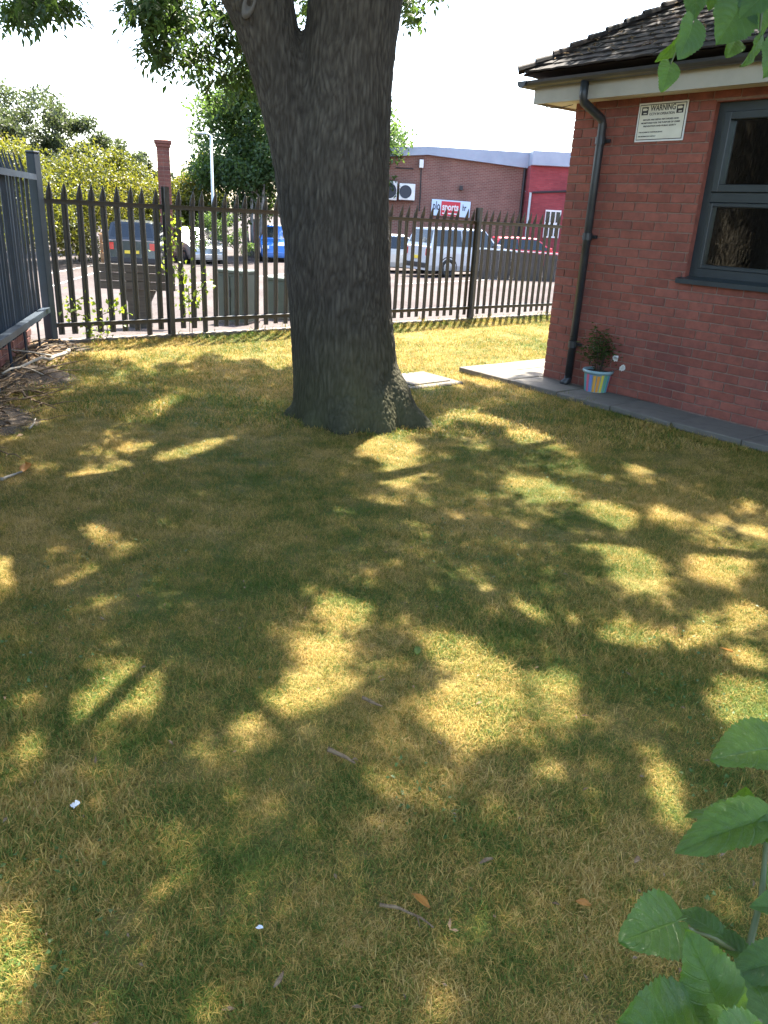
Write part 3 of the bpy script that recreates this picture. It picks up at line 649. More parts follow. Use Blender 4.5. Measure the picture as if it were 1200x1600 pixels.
lf_ = palisade('palisade_fence', 'blue grey steel palisade fence above a low brick wall', lo, ld, 7.2, [2.55, 5.1], zlp, zlt, zlb, zlb-.12, M['steel'], wd=.07, gap=.094, start=.1, zleg=.02, legs=7, post_h=zlp-.02, rail_y=.0, deep=-.055, topsz=(.05, .075))
cp = empty('corner_post', fA, 'stout square blue grey steel post joining the two palisade fences', 'post')
m_ = MB(); m_.box((-.05, -.05, -.3), (.05, .05, 1.905), .008); p1 = m_.build('shaft', M['steel'], cp); cp.rotation_euler = (0, 0, R(-14))
m_ = MB(); m_.box((-.054, -.054, 1.906), (.054, .054, 1.93), .01); m_.build('cap', M['steel'], cp)

# low brick wall behind the blue fence
def brick_mesh(name, lx, ly, lz, mat, ch=.004):
    m_ = MB(); m_.box((-lx/2, -ly/2, -lz/2), (lx/2, ly/2, lz/2), ch); me = fixn(m_.me(name, mat)); return me
lw = empty('low_brick_wall', lo - ln_*.3 if (ln_[0] > 0) else lo + ln_*.3, 'low old brick wall behind the foot of the blue grey fence', 'wall')
side_ = -1 if ln_[0] > 0 else 1
lw.matrix_world = frame(lo + ln_*side_*.24 - ld*.0, ld, np.cross(Z, ld), Z)
hw_ = .42
MB().box((0, -.045, -.2), (7., .045, hw_-.008)).build('core', M['mortar'], lw)
bme = brick_mesh('brick', .215, .11, .065, M['lowbrick'])
for r0 in range(6):
    for c0 in range(18):
        o = obj('brick', bme, lw); o.location = (.11 + c0*.225 + (.1125 if r0 % 2 else 0) + random.uniform(-.003, .003), random.uniform(-.003, .003), .005 + r0*.075 + random.uniform(-.002, .002))

# ------------------------------------------------------------------ brick house
HM = frame(hC, hu, -hn, Z)              # x along the wall from its corner, y into the house, z up from the path
house = empty('brick_house', hC, 'single storey red brick house with tiled hip roof and dark window', 'house'); house.matrix_world = HM
UW, DW, HW = 7.2, 6.5, 2.47
wu0, wu1, wv0, wv1 = 1.375, 2.75, 1.085, 2.385     # window opening
m_ = MB()
m_.box((.004, .008, -.3), (wu0, .26, HW)); m_.box((wu1, .008, -.3), (UW, .26, HW)); m_.box((wu0, .008, -.3), (wu1, .26, wv0)); m_.box((wu0, .008, wv1), (wu1, .26, HW))
m_.box((.008, .26, -.3), (.26, DW, HW)); m_.box((.26, DW-.2, -.3), (UW, DW, HW)); m_.box((UW-.2, .26, -.3), (UW, DW-.2, HW))
wall = m_.build('wall', M['mortar'], house)
cache = {}
def bm_for(l):
    l = round(l, 3)
    if l not in cache: cache[l] = brick_mesh('brick', l, .1, .066, M['brick'], .0035)
    return cache[l]
bl = []
for r0 in range(33):
    zc = .0375 + r0*.075
    x = 0.; first = True
    while x < UW:
        l = .1025 if (first and r0 % 2) else .215; first = False
        a, b_ = x, min(x + l, UW); x += l + .01
        parts_ = [(a, b_)]
        if zc + .033 > wv0 and zc - .033 < wv1: parts_ = [(a, min(b_, wu0-.002)), (max(a, wu1+.002), b_)]
        for a1, b1 in parts_:
            if b1 - a1 > .02: bl.append((a1, b1, zc))
def area(q):
    p = hC + hu*(q[0]+q[1])/2 + Z*q[2]; X, Y, zc = proj(p)
    return ((q[1]-q[0])/zc**2) * (1 if -20 < X < 1220 and -20 < Y < 1620 else 0)
bl.sort(key=area, reverse=True)
for a1, b1, zc in bl[:300]:
    o = obj('brick', bm_for(b1-a1), wall); o.location = ((a1+b1)/2, .0505 + random.uniform(-.0015, .0015), zc + random.uniform(-.001, .001)); o.rotation_euler = (random.gauss(0, .004), random.gauss(0, .003), random.gauss(0, .004))
def join_bricks(name, lst, mat, parent):
    V, Fc, A = [], [], []
    for (c, l3) in lst:
        m_ = MB(); m_.box([c[i]-l3[i]/2 for i in range(3)], [c[i]+l3[i]/2 for i in range(3)], .0035); b0 = len(V); V += m_.v; Fc += [tuple(b0+i for i in q) for q in m_.f]; A += [random.random()]*len(m_.v)
    me = mesh(name, V, Fc, mat); me.attributes.new('rnd', 'FLOAT', 'POINT').data.foreach_set('value', np.array(A, np.float32)); fixn(me)
    o = obj(name, me, parent); o['kind'] = 'stuff'; return o
rest = [(((a1+b1)/2, .0505, zc), (b1-a1, .1, .066)) for a1, b1, zc in bl[300:]]
for r0 in range(33):                                              # return wall round the corner
    y = .112 if r0 % 2 == 0 else .225
    while y < 3.: rest.append(((.0505, y+.1075, .0375+r0*.075), (.1, .215, .066))); y += .225
join_bricks('bricks', rest, M['brick'], wall)
# window
win = obj('window', fixn((lambda q: (q.box((wu0, .055, wv0), (wu0+.07, .13, wv1)), q.box((wu1-.07, .055, wv0), (wu1, .13, wv1)), q.box((wu0+.07, .055, wv1-.07), (wu1-.07, .13, wv1)), q.box((wu0+.07, .055, wv0), (wu1-.07, .13, wv0+.075)), q)[-1])(MB()).me('window', M['frame'])), house)
MB().box((wu0-.001, .002, wv0), (wu0+.004, .054, wv1)).box((wu0+.004, .002, wv1-.004), (wu1, .054, wv1+.001)).build('reveal', M['brick'], win)
tr_z = 1.70
MB().box((wu0+.07, .052, tr_z-.035), (wu1-.07, .13, tr_z+.04), .004).build('transom', M['frame'], win)
def sash(nm, z0, z1, y0, fw):
    m_ = MB(); a, b_ = wu0+.072, wu1-.072
    m_.box((a, y0, z0), (a+fw, .12, z1), .004); m_.box((b_-fw, y0, z0), (b_, .12, z1), .004); m_.box((a+fw, y0, z0), (b_-fw, .12, z0+fw), .004); m_.box((a+fw, y0, z1-fw), (b_-fw, .12, z1), .004)
    m_.build(nm, M['frame'], win)
    return (a+fw, b_-fw, z0+fw, z1-fw)
g1 = sash('sash', tr_z+.042, wv1-.072, .035, .055); g2 = sash('sash', wv0+.077, tr_z-.037, .048, .03)
mt, t, b, o = newmat('window_glass'); t.nodes.remove(b)
gl = N(t, 'ShaderNodeBsdfGlossy', Roughness=.0); gl.inputs[0].default_value = (.95, 1, .98, 1); tp = t.nodes.new('ShaderNodeBsdfTransparent'); tp.inputs[0].default_value = (.82, .86, .84, 1)
fr_ = N(t, 'ShaderNodeFresnel', IOR=2.3); mx_ = t.nodes.new('ShaderNodeMixShader'); t.links.new(fr_.outputs[0], mx_.inputs[0]); t.links.new(tp.outputs[0], mx_.inputs[1]); t.links.new(gl.outputs[0], mx_.inputs[2]); t.links.new(mx_.outputs[0], o.inputs[0])
M['glass'] = mt
for g_ in (g1, g2): MB().box((g_[0]-.004, .088, g_[2]-.004), (g_[1]+.004, .096, g_[3]+.004)).build('pane', M['glass'], win)
m_ = MB(); m_.add([(wu0-.05, -.045, wv0-.05), (wu1+.05, -.045, wv0-.05), (wu1+.05, -.045, wv0-.012), (wu0-.05, -.045, wv0-.012), (wu0-.05, .054, wv0-.05), (wu1+.05, .054, wv0-.05), (wu1+.05, .054, wv0+.012), (wu0-.05, .054, wv0+.012)], [(0,1,2,3),(3,2,6,7),(0,4,5,1),(0,3,7,4),(1,5,6,2),(4,7,6,5)]); m_.build('sill', M['frame'], win)
m_ = MB(); m_.box((wu0-.3, 1.9, .4), (wu1+.3, 1.95, wv1+.1)); m_.box((wu0-.3, .27, .35), (wu1+.3, 1.9, .4)); m_.box((wu0-.35, .27, .35), (wu0-.3, 1.95, wv1+.1)); m_.box((wu1+.3, .27, .35), (wu1+.35, 1.95, wv1+.1)); m_.box((wu0-.35, .27, wv1+.1), (wu1+.35, 1.95, wv1+.15))
m_.build('room', M['room'], house)
for i in range(17):                                               # vertical blind slats
    o = MB().box((-.042, -.001, wv0+.02), (.042, .001, wv1-.02)).build('blind_slat', M['blind'], win); o.location = (wu0+.06+i*.078, .2, 0); o.rotation_euler = (0, 0, R(-32+random.uniform(-9, 9)))
# fascia, soffit, gutter
OV = .27
m_ = MB(); m_.box((-OV, -OV, HW-.03), (UW+OV, -OV+.022, HW+.16)); m_.box((-OV, -OV+.022, HW-.03), (-OV+.022, DW, HW+.16)); m_.build('fascia', M['fascia'], house)
m_ = MB(); m_.box((-OV+.022, -OV+.022, HW-.012), (UW+OV, -.004, HW-.002)); m_.box((-OV+.022, -.004, HW-.012), (-.004, DW, HW-.002)); m_.build('soffit', M['soffit'], house)
MB().box((-.0, -.005, HW-.004), (UW, .03, HW+.25)).build('wall_plate', M['fascia'], house)
def gutter(p0, d, length, out):
    pr = [(math.cos(a), math.sin(a)) for a in np.linspace(math.pi, 2*math.pi, 9)]; v = []; f = []
    for i, s_ in enumerate((0, length)):
        for rr_ in (.055, .048):
            for cx, sz in pr: v.append(np.array(p0) + np.array(d)*s_ + np.array(out)*(cx*rr_) + Z*(sz*rr_))
    for j in range(8):
        f += [(j, j+1, 18+j+1, 18+j), (9+j, 27+j, 27+j+1, 9+j+1), (j, 9+j, 10+j, j+1), (18+j, 19+j, 28+j, 27+j)]
    f += [(0, 18, 27, 9), (8, 17, 35, 26)]
    for s0 in (0, 18): f.append(tuple(s0 + j for j in range(9)))
    return fixn(mesh('gutter', v, f, M['black'], False))
obj('gutter', gutter((-OV-.04, -OV-.058, HW+.145), (1, 0, 0), UW+.4, (0, -1, 0)), house)
obj('gutter', gutter((-OV-.058, -OV-.12, HW+.145), (0, 1, 0), DW, (-1, 0, 0)), house)
# downpipe with swan neck
px_ = .36
dp = MB(); dp.tube([(px_-.02, -OV-.058, HW+.1), (px_-.02, -OV-.058, HW-.02), (px_-.02, -OV-.045, HW-.055), (px_-.003, -.07, HW-.16), (px_, -.05, HW-.2), (px_, -.05, HW-.5), (px_, -.05, .06)], .036, 14)
dpo = dp.build('downpipe', M['black'], house, True)
for zc in (HW-.33, 1.35, .38):
    m_ = MB(); m_.tube([(px_, -.05, zc-.03), (px_, -.05, zc+.03)], .044, 14); m_.box((px_-.075, -.02, zc-.014), (px_+.075, .0, zc+.014)); m_.build('bracket', M['black'], dpo)
MB().tube([(px_, -.05, .07), (px_+.0, -.055, .03), (px_, -.12, .005)], .038, 12).build('shoe', M['black'], dpo, True)
# dangling cable at the eaves corner
MB().tube([(-.24, -.2, HW-.02), (-.2, -.14, HW-.05), (-.12, -.08, HW-.045), (-.02, -.02, HW-.02)], .004, 5).build('cable', M['black'], house)
# roof: hip of plain tiles
PT = math.atan(.62); cs, sn = math.cos(PT), math.sin(PT); EO = .36; EZ = HW + .2
W2, D2 = UW + 2*EO, DW + 2*EO; hr = min(W2, D2)/2; rz = EZ + hr*.62
v = [(-EO, -EO, EZ), (UW+EO, -EO, EZ), (UW+EO, DW+EO, EZ), (-EO, DW+EO, EZ), (-EO+hr, -EO+hr, rz), (UW+EO-hr, DW+EO-hr, rz)]
roof = obj('roof', fixn(mesh('roof', v, [(0, 1, 5, 4), (1, 2, 5), (2, 3, 4, 5), (3, 0, 4), (0, 3, 2, 1)], M['tile'])), house)
def tile_mesh():
    m_ = MB(); nx = 5; v = []; f = []
    for k, zz in enumerate((0, -.014)):
        for j, y in enumerate((0, .26)):
            for i in range(nx): x = -.081 + .162*i/(nx-1); v.append((x, y, zz + .004*(1-(x/.081)**2)))
    for j in range(1):
        for i in range(nx-1):
            f.append((i, i+1, nx+i+1, nx+i)); f.append((2*nx+i, 3*nx+i, 3*nx+i+1, 2*nx+i+1)); f.append((i, 2*nx+i, 2*nx+i+1, i+1)); f.append((nx+i, nx+i+1, 3*nx+i+1, 3*nx+i))
    f += [(0, nx, 3*nx, 2*nx), (nx-1, 3*nx-1+0, 4*nx-1, 2*nx-1)]
    f[-1] = (nx-1, 3*nx-1, 4*nx-1, 2*nx-1)
    return fixn(mesh('roof_tile', v, f, M['tile']))
tme = tile_mesh(); restv, restf, resta = [], [], []
tco = np.array([q.co[:] for q in tme.vertices]); tfa = [tuple(p.vertices) for p in tme.polygons]
for row in range(44):
    s0 = -.03 + row*.1
    for c0 in range(70):
        x = -EO - .02 + c0*.165 + (.0825 if row % 2 else 0)
        if x < -EO + max(0, (s0+.1)*cs) - .02 or s0*cs > hr or x > UW + EO - (s0+.1)*cs: continue
        wig = random.gauss(0, .004); lift = abs(random.gauss(0, .003))
        base = np.array([x, -EO + s0*cs, EZ + s0*sn]); ey = np.array([0, cs, sn]); ez = np.array([0, -sn, cs])
        mm4 = frame(base + ez*(.034+lift), (1, 0, 0), ey, ez) @ Matrix.Rotation(R(-5.5) + wig, 4, 'X') @ Matrix.Rotation(random.gauss(0, .012), 4, 'Z')
        if row < 14 and x < 2.15: obj('roof_tile', tme, roof, mat4=mm4)
        else:
            m3 = np.array(mm4); q = tco @ m3[:3, :3].T + m3[:3, 3]; b0 = len(restv); restv += [tuple(a) for a in q]; restf += [tuple(b0+i for i in ff_) for ff_ in tfa]; resta += [random.random()]*len(tco)
for row in range(44):                                             # the other slope at the corner
    s0 = -.03 + row*.1
    for c0 in range(40):
        y = -EO - .02 + c0*.165 + (.0825 if row % 2 else 0)
        if y < -EO + max(0, (s0+.1)*cs) - .02 or s0*cs > hr: continue
        base = np.array([-EO + s0*cs, y, EZ + s0*sn]); mm4 = frame(base + np.array([-sn, 0, cs])*.034, (0, -1, 0), (cs, 0, sn), (-sn, 0, cs)) @ Matrix.Rotation(R(-5.5), 4, 'X')
        m3 = np.array(mm4); q = tco @ m3[:3, :3].T + m3[:3, 3]; b0 = len(restv); restv += [tuple(a) for a in q]; restf += [tuple(b0+i for i in ff_) for ff_ in tfa]; resta += [random.random()]*len(tco)
me = mesh('roof_tiles', restv, restf, M['tile']); me.attributes.new('rnd', 'FLOAT', 'POINT').data.foreach_set('value', np.array(resta, np.float32)); o = obj('roof_tiles', me, roof); o['kind'] = 'stuff'
# bonnet tiles along the hip
hd = np.array([1, 1, .62]); hd = hd/np.linalg.norm(hd); hx = np.array([1, -1, 0])/math.sqrt(2); hz = np.cross(hx, hd); hz = hz if hz[2] > 0 else -hz
v = []; f = []
for yy, sc2 in ((0, 1.), (.24, .8)):
    for rr_ in (.1, .086):
        for a in np.linspace(.1, math.pi-.1, 7): v.append((math.cos(a)*rr_*1.15*sc2, yy, math.sin(a)*rr_*.62*sc2))
for i in range(6): f += [(i, i+1, 15+i, 14+i), (7+i, 21+i, 22+i, 8+i), (i, 7+i, 8+i, i+1)]
bon = fixn(mesh('hip_tile', v, f, M['tile']))
for i in range(28):
    obj('hip_tile', bon, roof, mat4=frame(np.array([-EO, -EO, EZ]) + hd*(-.02 + i*.158) + hz*.02, hx, hd, hz) @ Matrix.Rotation(R(-6) + random.gauss(0, .01), 4, 'X'))
# dry leaves and moss flakes caught on the tiles
nf = 420; xs = RNG.uniform(-.1, 2.4, nf); ss = RNG.uniform(.05, 1.3, nf); ok = xs > -EO + ss*cs; xs, ss = xs[ok], ss[ok]
pp = np.stack([xs, -EO + ss*cs - sn*.055, EZ + ss*sn + cs*.058], 1); dd_ = rdir(len(xs)); dd_[:, 2] *= .2
o = obj('leaf_litter', leaf_cloud('leaf_litter', pp, dd_, np.tile([0, -sn, cs], (len(xs), 1)), .05, .02, M['wood']), roof); o['kind'] = 'stuff'

# warning sign on the wall
sign = empty('warning_sign', hC, 'pale rectangular warning sign with black lettering screwed to the house wall', 'sign'); sign.matrix_world = HM @ Matrix.Translation((.685, -.004, 2.122))
SW, SH = .458, .29
MB().box((0, -.006, 0), (SW, .0, SH)).build('plate', M['white'], sign)
MB().box((.012, -.0075, .012), (SW-.012, -.0062, SH-.012)).build('border', M['ink'], sign)
MB().box((.018, -.009, .018), (SW-.018, -.0078, SH-.018)).build('face', M['signw'], sign)
def text(s_, size, x, z, y, mat, parent, width=None, bold=0., rot=None, name='lettering', align='LEFT'):
    cu = bpy.data.curves.new('txt', 'FONT'); cu.body = s_; cu.size = size; cu.extrude = .0006; cu.offset = bold; cu.align_x = align; cu.resolution_u = 3
    to = bpy.data.objects.new('txt', cu); COL.objects.link(to); d_ = bpy.context.evaluated_depsgraph_get(); d_.update()
    me = bpy.data.meshes.new_from_object(to.evaluated_get(d_)); bpy.data.objects.remove(to); bpy.data.curves.remove(cu)
    me.materials.clear(); me.materials.append(mat); n = len(me.vertices); c = np.empty(n*3, np.float32); me.vertices.foreach_get('co', c); c = c.reshape(-1, 3)
    if width: c[:, 0] *= width / max(1e-6, c[:, 0].max() - c[:, 0].min()); 
    if align == 'LEFT': c[:, 0] -= c[:, 0].min()
    q = np.stack([c[:, 0] + x, y - c[:, 2], c[:, 1] + z], 1); me.vertices.foreach_set('co', q.astype(np.float32).ravel()); me.update()
    return obj(name, me, parent)
text('WARNING', .06, .115, .228, -.0098, M['ink'], sign, .235, .001)
text('CCTV IN OPERATION', .026, .112, .196, -.0098, M['ink'], sign, .236, .0004)
text('IMAGES ARE BEING RECORDED AND', .016, .06, .158, -.0098, M['ink'], sign, .335, .0004); text('MONITORED FOR THE PURPOSE OF CRIME', .016, .045, .134, -.0098, M['ink'], sign, .365, .0004); text('PREVENTION AND PUBLIC SAFETY', .016, .07, .11, -.0098, M['ink'], sign, .31, .0004)
text('THIS SCHEME IS CONTROLLED BY', .013, .032, .066, -.0098, M['ink'], sign, .23, .0003); text('FOR INFORMATION CONTACT', .013, .032, .035, -.0098, M['ink'], sign, .17, .0003)
for xx in (.034, .362):                                            # camera pictograms
    m_ = MB(); m_.box((xx, -.0102, .2), (xx+.062, -.0092, .26)); bo = m_.build('camera_symbol', M['ink'], sign)
    m_ = MB(); m_.box((xx+.01, -.0114, .232), (xx+.046, -.0104, .25)); m_.box((xx+.047, -.0114, .236), (xx+.055, -.0104, .246)); m_.box((xx+.02, -.0114, .208), (xx+.05, -.0104, .216)); m_.build('symbol_shape', M['signw'], bo)

# ------------------------------------------------------------------ paved path of slabs round the house
path = obj('path', fixn(MB().box((-.72, -.46, -.2), (UW, -.012, .035)).box((-.72, -.012, -.2), (-.012, 6., .035)).me('path', M['mulch'])), mat4=frame(hC - Z*.06, hu, -hn, Z)); tag(path, kind='structure')
x = -.735; k = 0
def slab_at(lo_, hi_, tilt):
    cx = [(a+b_)/2 for a, b_ in zip(lo_, hi_)]; hx_ = [(b_-a)/2 for a, b_ in zip(lo_, hi_)]
    m_ = MB(); m_.box([-q for q in hx_], hx_, .006); o = m_.build('paving_slab', M['slab'], path); o.location = cx; o.rotation_euler = (random.gauss(0, tilt), random.gauss(0, tilt), random.gauss(0, .006)); return o
while x < UW:
    l = .6 if k else .725
    slab_at((x, -.475, .012), (x+l-.01, -.016, .062), .006); x += l; k += 1
y = -.006
for k in range(9): slab_at((-.735, y, .012), (-.375, y+.59, .06), .006); slab_at((-.365, y, .012), (-.012, y+.59, .06), .006); y += .6
# single slab set in the grass behind the tree
q = gnd(652, 596); ps = empty('concrete_cover', (q[0], q[1], .0), 'pale flat concrete cover set in the grass beside the trunk', 'slab'); ps.rotation_euler = (0, 0, R(40))
m_ = MB(); m_.box((-.34, -.3, -.08), (.34, .3, .022), .01); m_.build('frame', M['slab'], ps); m_ = MB(); m_.box((-.25, -.21, .0225), (.25, .21, .033), .006); m_.build('lid', M['slab'], ps)

# ------------------------------------------------------------------ potted plant
q = gnd(930, 611, .06); pot = empty('potted_plant', (q[0], q[1], .06), 'leafy potted plant with white flowers in a striped tub on the path', 'plant'); pot.rotation_euler = (0, 0, R(20))
def lathe(prof, n=40):
    v = []; f = []
    for r_, z_ in prof: v += [(r_*math.cos(2*math.pi*k/n), r_*math.sin(2*math.pi*k/n), z_) for k in range(n)]
    for i in range(len(prof)-1):
        for k in range(n): f.append((i*n+k, i*n+(k+1) % n, (i+1)*n+(k+1) % n, (i+1)*n+k))
    return v, f
M['potblue'] = noisy('pale_teal_plastic', (.22, .34, .36, 1), (.28, .40, .42, 1), 6, .4)
v, f = lathe([(.0, .0), (.1, .0), (.104, .006), (.123, .185), (.126, .186), (.115, .19)]); obj('tub', fixn(mesh('tub', v, f, M['potblue'], True)), pot)
v, f = lathe([(.127, .175), (.139, .178), (.143, .195), (.138, .205), (.124, .204), (.12, .175)]); obj('rim', fixn(mesh('rim', v, f, M['potblue'], True)), pot)
v, f = lathe([(.12, .183), (.06, .19), (.0, .186)], 24); obj('soil', mesh('soil', v, f, M['soil']), pot)
cols = [(.62, .25, .03), (.55, .45, .06), (.12, .34, .20), (.08, .30, .36), (.62, .12, .2), (.16, .22, .5), (.6, .3, .05)]
smats = [plain('stripe_paint', c, .5) for c in cols]
for i in range(21):                                                # painted stripes round the tub
    a0 = 2*math.pi*i/21; v = []; f = []; hh = .148 + .014*random.random()
    for j in range(5):
        for kk in range(5):
            z_ = .008 + hh*j/4; a = a0 + (kk/4-.5)*.22 + .04*(j/4); r_ = .1045 + (.123-.104)*(z_-.006)/.179 + .0012; v.append((r_*math.cos(a), r_*math.sin(a), z_))
    for j in range(4):
        for kk in range(4): f.append((j*5+kk, j*5+kk+1, j*5+kk+6, j*5+kk+5))
    obj('stripe', mesh('stripe', v, f, smats[i % 7], True), pot)
mb = MB(); tips = []
for i in range(16):
    a = random.uniform(0, 6.28); r1 = random.uniform(.05, .17); h1 = random.uniform(.14, .36)
    if i == 0: a, r1, h1 = 5.1, .24, .07
    if i == 1: a, r1, h1 = 5.2, .15, .14
    e_ = np.array([math.cos(a)*r1, math.sin(a)*r1, .19+h1]); mb.tube([(math.cos(a)*.03, math.sin(a)*.03, .185), e_*np.array([.5, .5, .75]), e_], [.004, .003, .002], 5); tips.append(e_)
mb.build('stems', M['soil'], pot)
pc = np.concatenate([np.array(t_)*np.array([.8, .8, .9]) + RNG.normal(0, .058, (46, 3)) for t_ in tips[2:]]); pd = rdir(len(pc)); pd[:, 2] = abs(pd[:, 2])*.3
obj('foliage', leaf_cloud('foliage', pc, pd, rdir(len(pc))*.6 + Z, RNG.uniform(.035, .06, len(pc)), .018, M['potleaf']), pot)
for e_ in (tips[0], tips[1]):
    nn = 22; dd_ = rdir(nn); dd_[:, 1] = -abs(dd_[:, 1])
    obj('flower', leaf_cloud('flower', np.tile(e_, (nn, 1)), dd_, rdir(nn)*.4 + np.array([-.2, -1., .5]), .034, .036, M['petal'], fold=.15), pot)

# dead leaf scraps and low clover strewn through the turf
def strew(name, n, seed, lsz, wd, mat, zl, label, cat, thr=None):
    r_ = np.random.default_rng(seed); P2 = []
    while len(P2) < n:
        y = .5 + 12*r_.random()**1.5; x = (r_.random()*2-1)*(1.6 + y*.6)
        if not lawn_ok(x, y): continue
        if thr is not None and mnoise.noise(Vector((x*1.3, y*1.3, seed))) < thr: continue
        P2.append((x, y, lawn_h(x, y) + r_.uniform(*zl)))
    P2 = np.array(P2); d = rdir(n, r_); d[:, 2] *= .35
    tag(obj(name, leaf_cloud(name, P2, d, rdir(n, r_)*.5 + Z, r_.uniform(.5, 1.4, n)*lsz, r_.uniform(.5, 1.3, n)*wd, M[mat])), label, cat, kind='stuff')
strew('dead_leaves', 900, 31, .022, .008, 'wood', (.008, .03), 'small brown dead leaf scraps strewn through the lawn', 'litter')
strew('clover', 5200, 32, .013, .013, 'cloverleaf', (.006, .03), 'low green clover and weeds growing through the lawn', 'weeds', .12)
# ------------------------------------------------------------------ brushwood along the foot of the blue fence
lit_c = []
for _ in range(5200):
    s_ = random.uniform(.0, 5.2); d_ = abs(random.gauss(0, .24)); q = lo + ld*s_ + ln_*(-side_)*(d_ - .3)
    if (q - fA) @ fn < -.02: lit_c.append((q[0], q[1], random.uniform(.004, .045)))
lit_c = np.array(lit_c); dd_ = rdir(len(lit_c)); dd_[:, 2] *= .3
tag(obj('leaf_litter', leaf_cloud('leaf_litter', lit_c, dd_, rdir(len(lit_c))*.5 + Z, RNG.uniform(.03, .09, len(lit_c)), RNG.uniform(.006, .03, len(lit_c)), M['wood'])), 'brown dead leaves and twig scraps along the foot of the fence', 'litter', kind='stuff')
def mulch_pt(a, c):
    q = lo + ld*(-.2 + 5.6*a) + ln_*(-side_)*(-.5 + .86*c*(1+.25*math.sin(a*23)) ); z_ = .055*math.sin(math.pi*min(1, c*1.02))*(1+.6*mnoise.noise(Vector((q[0]*4, q[1]*4, 0)))) - .012
    return (q[0], q[1], z_ if 0 < c < 1 else -.03)
v, f = grid(80, 14, mulch_pt); tag(obj('leaf_mould', mesh('leaf_mould', v, f, M['mulch'], True)), 'dark strip of rotted leaves under the brushwood', 'litter', kind='stuff')
def stick(p0, ang, ln2, r0, z0, tw=3, mat='wood', label=None, grp=None, bend=.12, name='fallen_stick'):
    pts_ = []; p = np.array([0., 0., 0.]); a = ang; n = 9
    for i in range(n):
        pts_.append(p.copy()); a += random.gauss(0, bend); p = p + np.array([math.cos(a), math.sin(a), random.gauss(0, .1)])*ln2/(n-1)
    m_ = MB(); m_.tube(pts_, [r0*(1-.6*i/(n-1)) for i in range(n)], 7, jitter=.25)
    for _ in range(tw):
        i = random.randint(2, n-2); b_ = a + random.choice((-1, 1))*random.uniform(.5, 1.1); L_ = ln2*random.uniform(.12, .35); d = np.array([math.cos(b_), math.sin(b_), random.uniform(-.05, .3)])
        m_.tube([pts_[i], pts_[i] + d*L_*.5 + np.array([0, 0, .01]), pts_[i] + d*L_], [r0*.5, r0*.35, r0*.2], 5)
    o = m_.build(name, M[mat], None, True); o.location = (p0[0], p0[1], z0 + max(r0*.6, -min(q[2] for q in pts_)*.8)); tag(o, label, 'stick', grp); return o
GL, GG = 'bare dry stick lying in the brushwood heap along the blue grey fence', 'sticks heaped along the fence'
for i in range(78):
    s_ = random.uniform(.1, 4.2); d_ = random.uniform(-.12, .16 + .05*s_); q = lo + ld*s_ + ln_*(-side_)*d_
    if (q - fA) @ fn > -.05: continue
    stick(q, math.atan2(ld[1], ld[0]) + random.choice((0, math.pi)) + random.gauss(0, .55), random.uniform(.2, .6), random.uniform(.004, .011), random.uniform(.03, .11), random.randint(0, 4), 'wood', GL, GG)
M['palestick'] = noisy('pale_stick', (.20, .17, .13, 1), (.36, .32, .26, 1), 9, .9, .4, 60)
for a, c, r0, lab in [((108, 548), (20, 605), .02, 'thick pale branch lying along the top of the brushwood heap'), ((0, 738), (38, 724), .011, 'short pale straight stick lying on the grass apart from the heap'), ((45, 660), (60, 645), .007, 'small hooked pale twig curling out of the brushwood onto the grass')]:
    A_, B_ = gnd(*a, .06), gnd(*c, .06); stick(A_, math.atan2(B_[1]-A_[1], B_[0]-A_[0]), np.linalg.norm(B_-A_), r0, .05 if r0 > .015 else .012, 2 if r0 > .015 else 0, 'palestick', lab, bend=.05 if r0 < .012 else .1)
for a, c, r0, lab in [((512, 1186), (560, 1200), .008, 'short brown twig lying on the shaded lawn'), ((566, 1104), (598, 1118), .007, 'small dark twig end lying on the lawn by a patch of sun'), ((592, 1430), (684, 1432), .0045, 'thin curved pale twig lying beside an orange leaf')]:
    A_, B_ = gnd(*a), gnd(*c); stick(A_, math.atan2(B_[1]-A_[1], B_[0]-A_[0]), np.linalg.norm(B_-A_), r0, .03, 1, 'wood', lab, bend=.1)
def flat_scrap(px, py, ln2, wd, mat, ang, label, cat, name, z_=.04):
    q = gnd(px, py); r_ = np.random.default_rng(int(px)); n_ = 9; m_ = 7; v = []; leafy = cat == 'leaf'
    cup = r_.uniform(.1, .35); tw_ = r_.uniform(-.5, .5)
    for i in range(n_):
        s_ = i/(n_-1)
        for j in range(m_):
            t_ = j/(m_-1)*2-1
            wv_ = math.sin(math.pi*min(.98, max(.03, s_)))**.8 if leafy else (.75 + .35*math.sin(s_*7+px)*(.5+r_.random()*.5)) * (.35 if i in (0, n_-1) else 1)
            v.append((t_*wd*.5*wv_ + .08*ln2*math.sin(3*s_), (s_-.5)*ln2 + (0 if leafy else r_.normal(0, .04)*ln2), cup*abs(t_)*wd*.5 + .12*ln2*math.sin(s_*3.1)*cup + tw_*t_*s_*wd*.3 + (0 if leafy else r_.normal(0, .05)*wd)))
    f = [(i*m_+j, i*m_+j+1, (i+1)*m_+j+1, (i+1)*m_+j) for i in range(n_-1) for j in range(m_-1)]
    o = obj(name, mesh(name, v, f, M[mat], leafy), loc=(q[0], q[1], z_)); o.modifiers.new('thick', 'SOLIDIFY').thickness = .0008; o.rotation_euler = (.35*math.sin(px), .3*math.cos(px), ang); tag(o, label, cat)
flat_scrap(655, 1428, .05, .024, 'dryleaf', 1.1, 'orange dead leaf standing by a thin curved twig', 'leaf', 'fallen_leaf')
flat_scrap(1130, 1030, .075, .04, 'dryleaf', .2, 'large orange dead leaf on the sunlit grass', 'leaf', 'fallen_leaf')
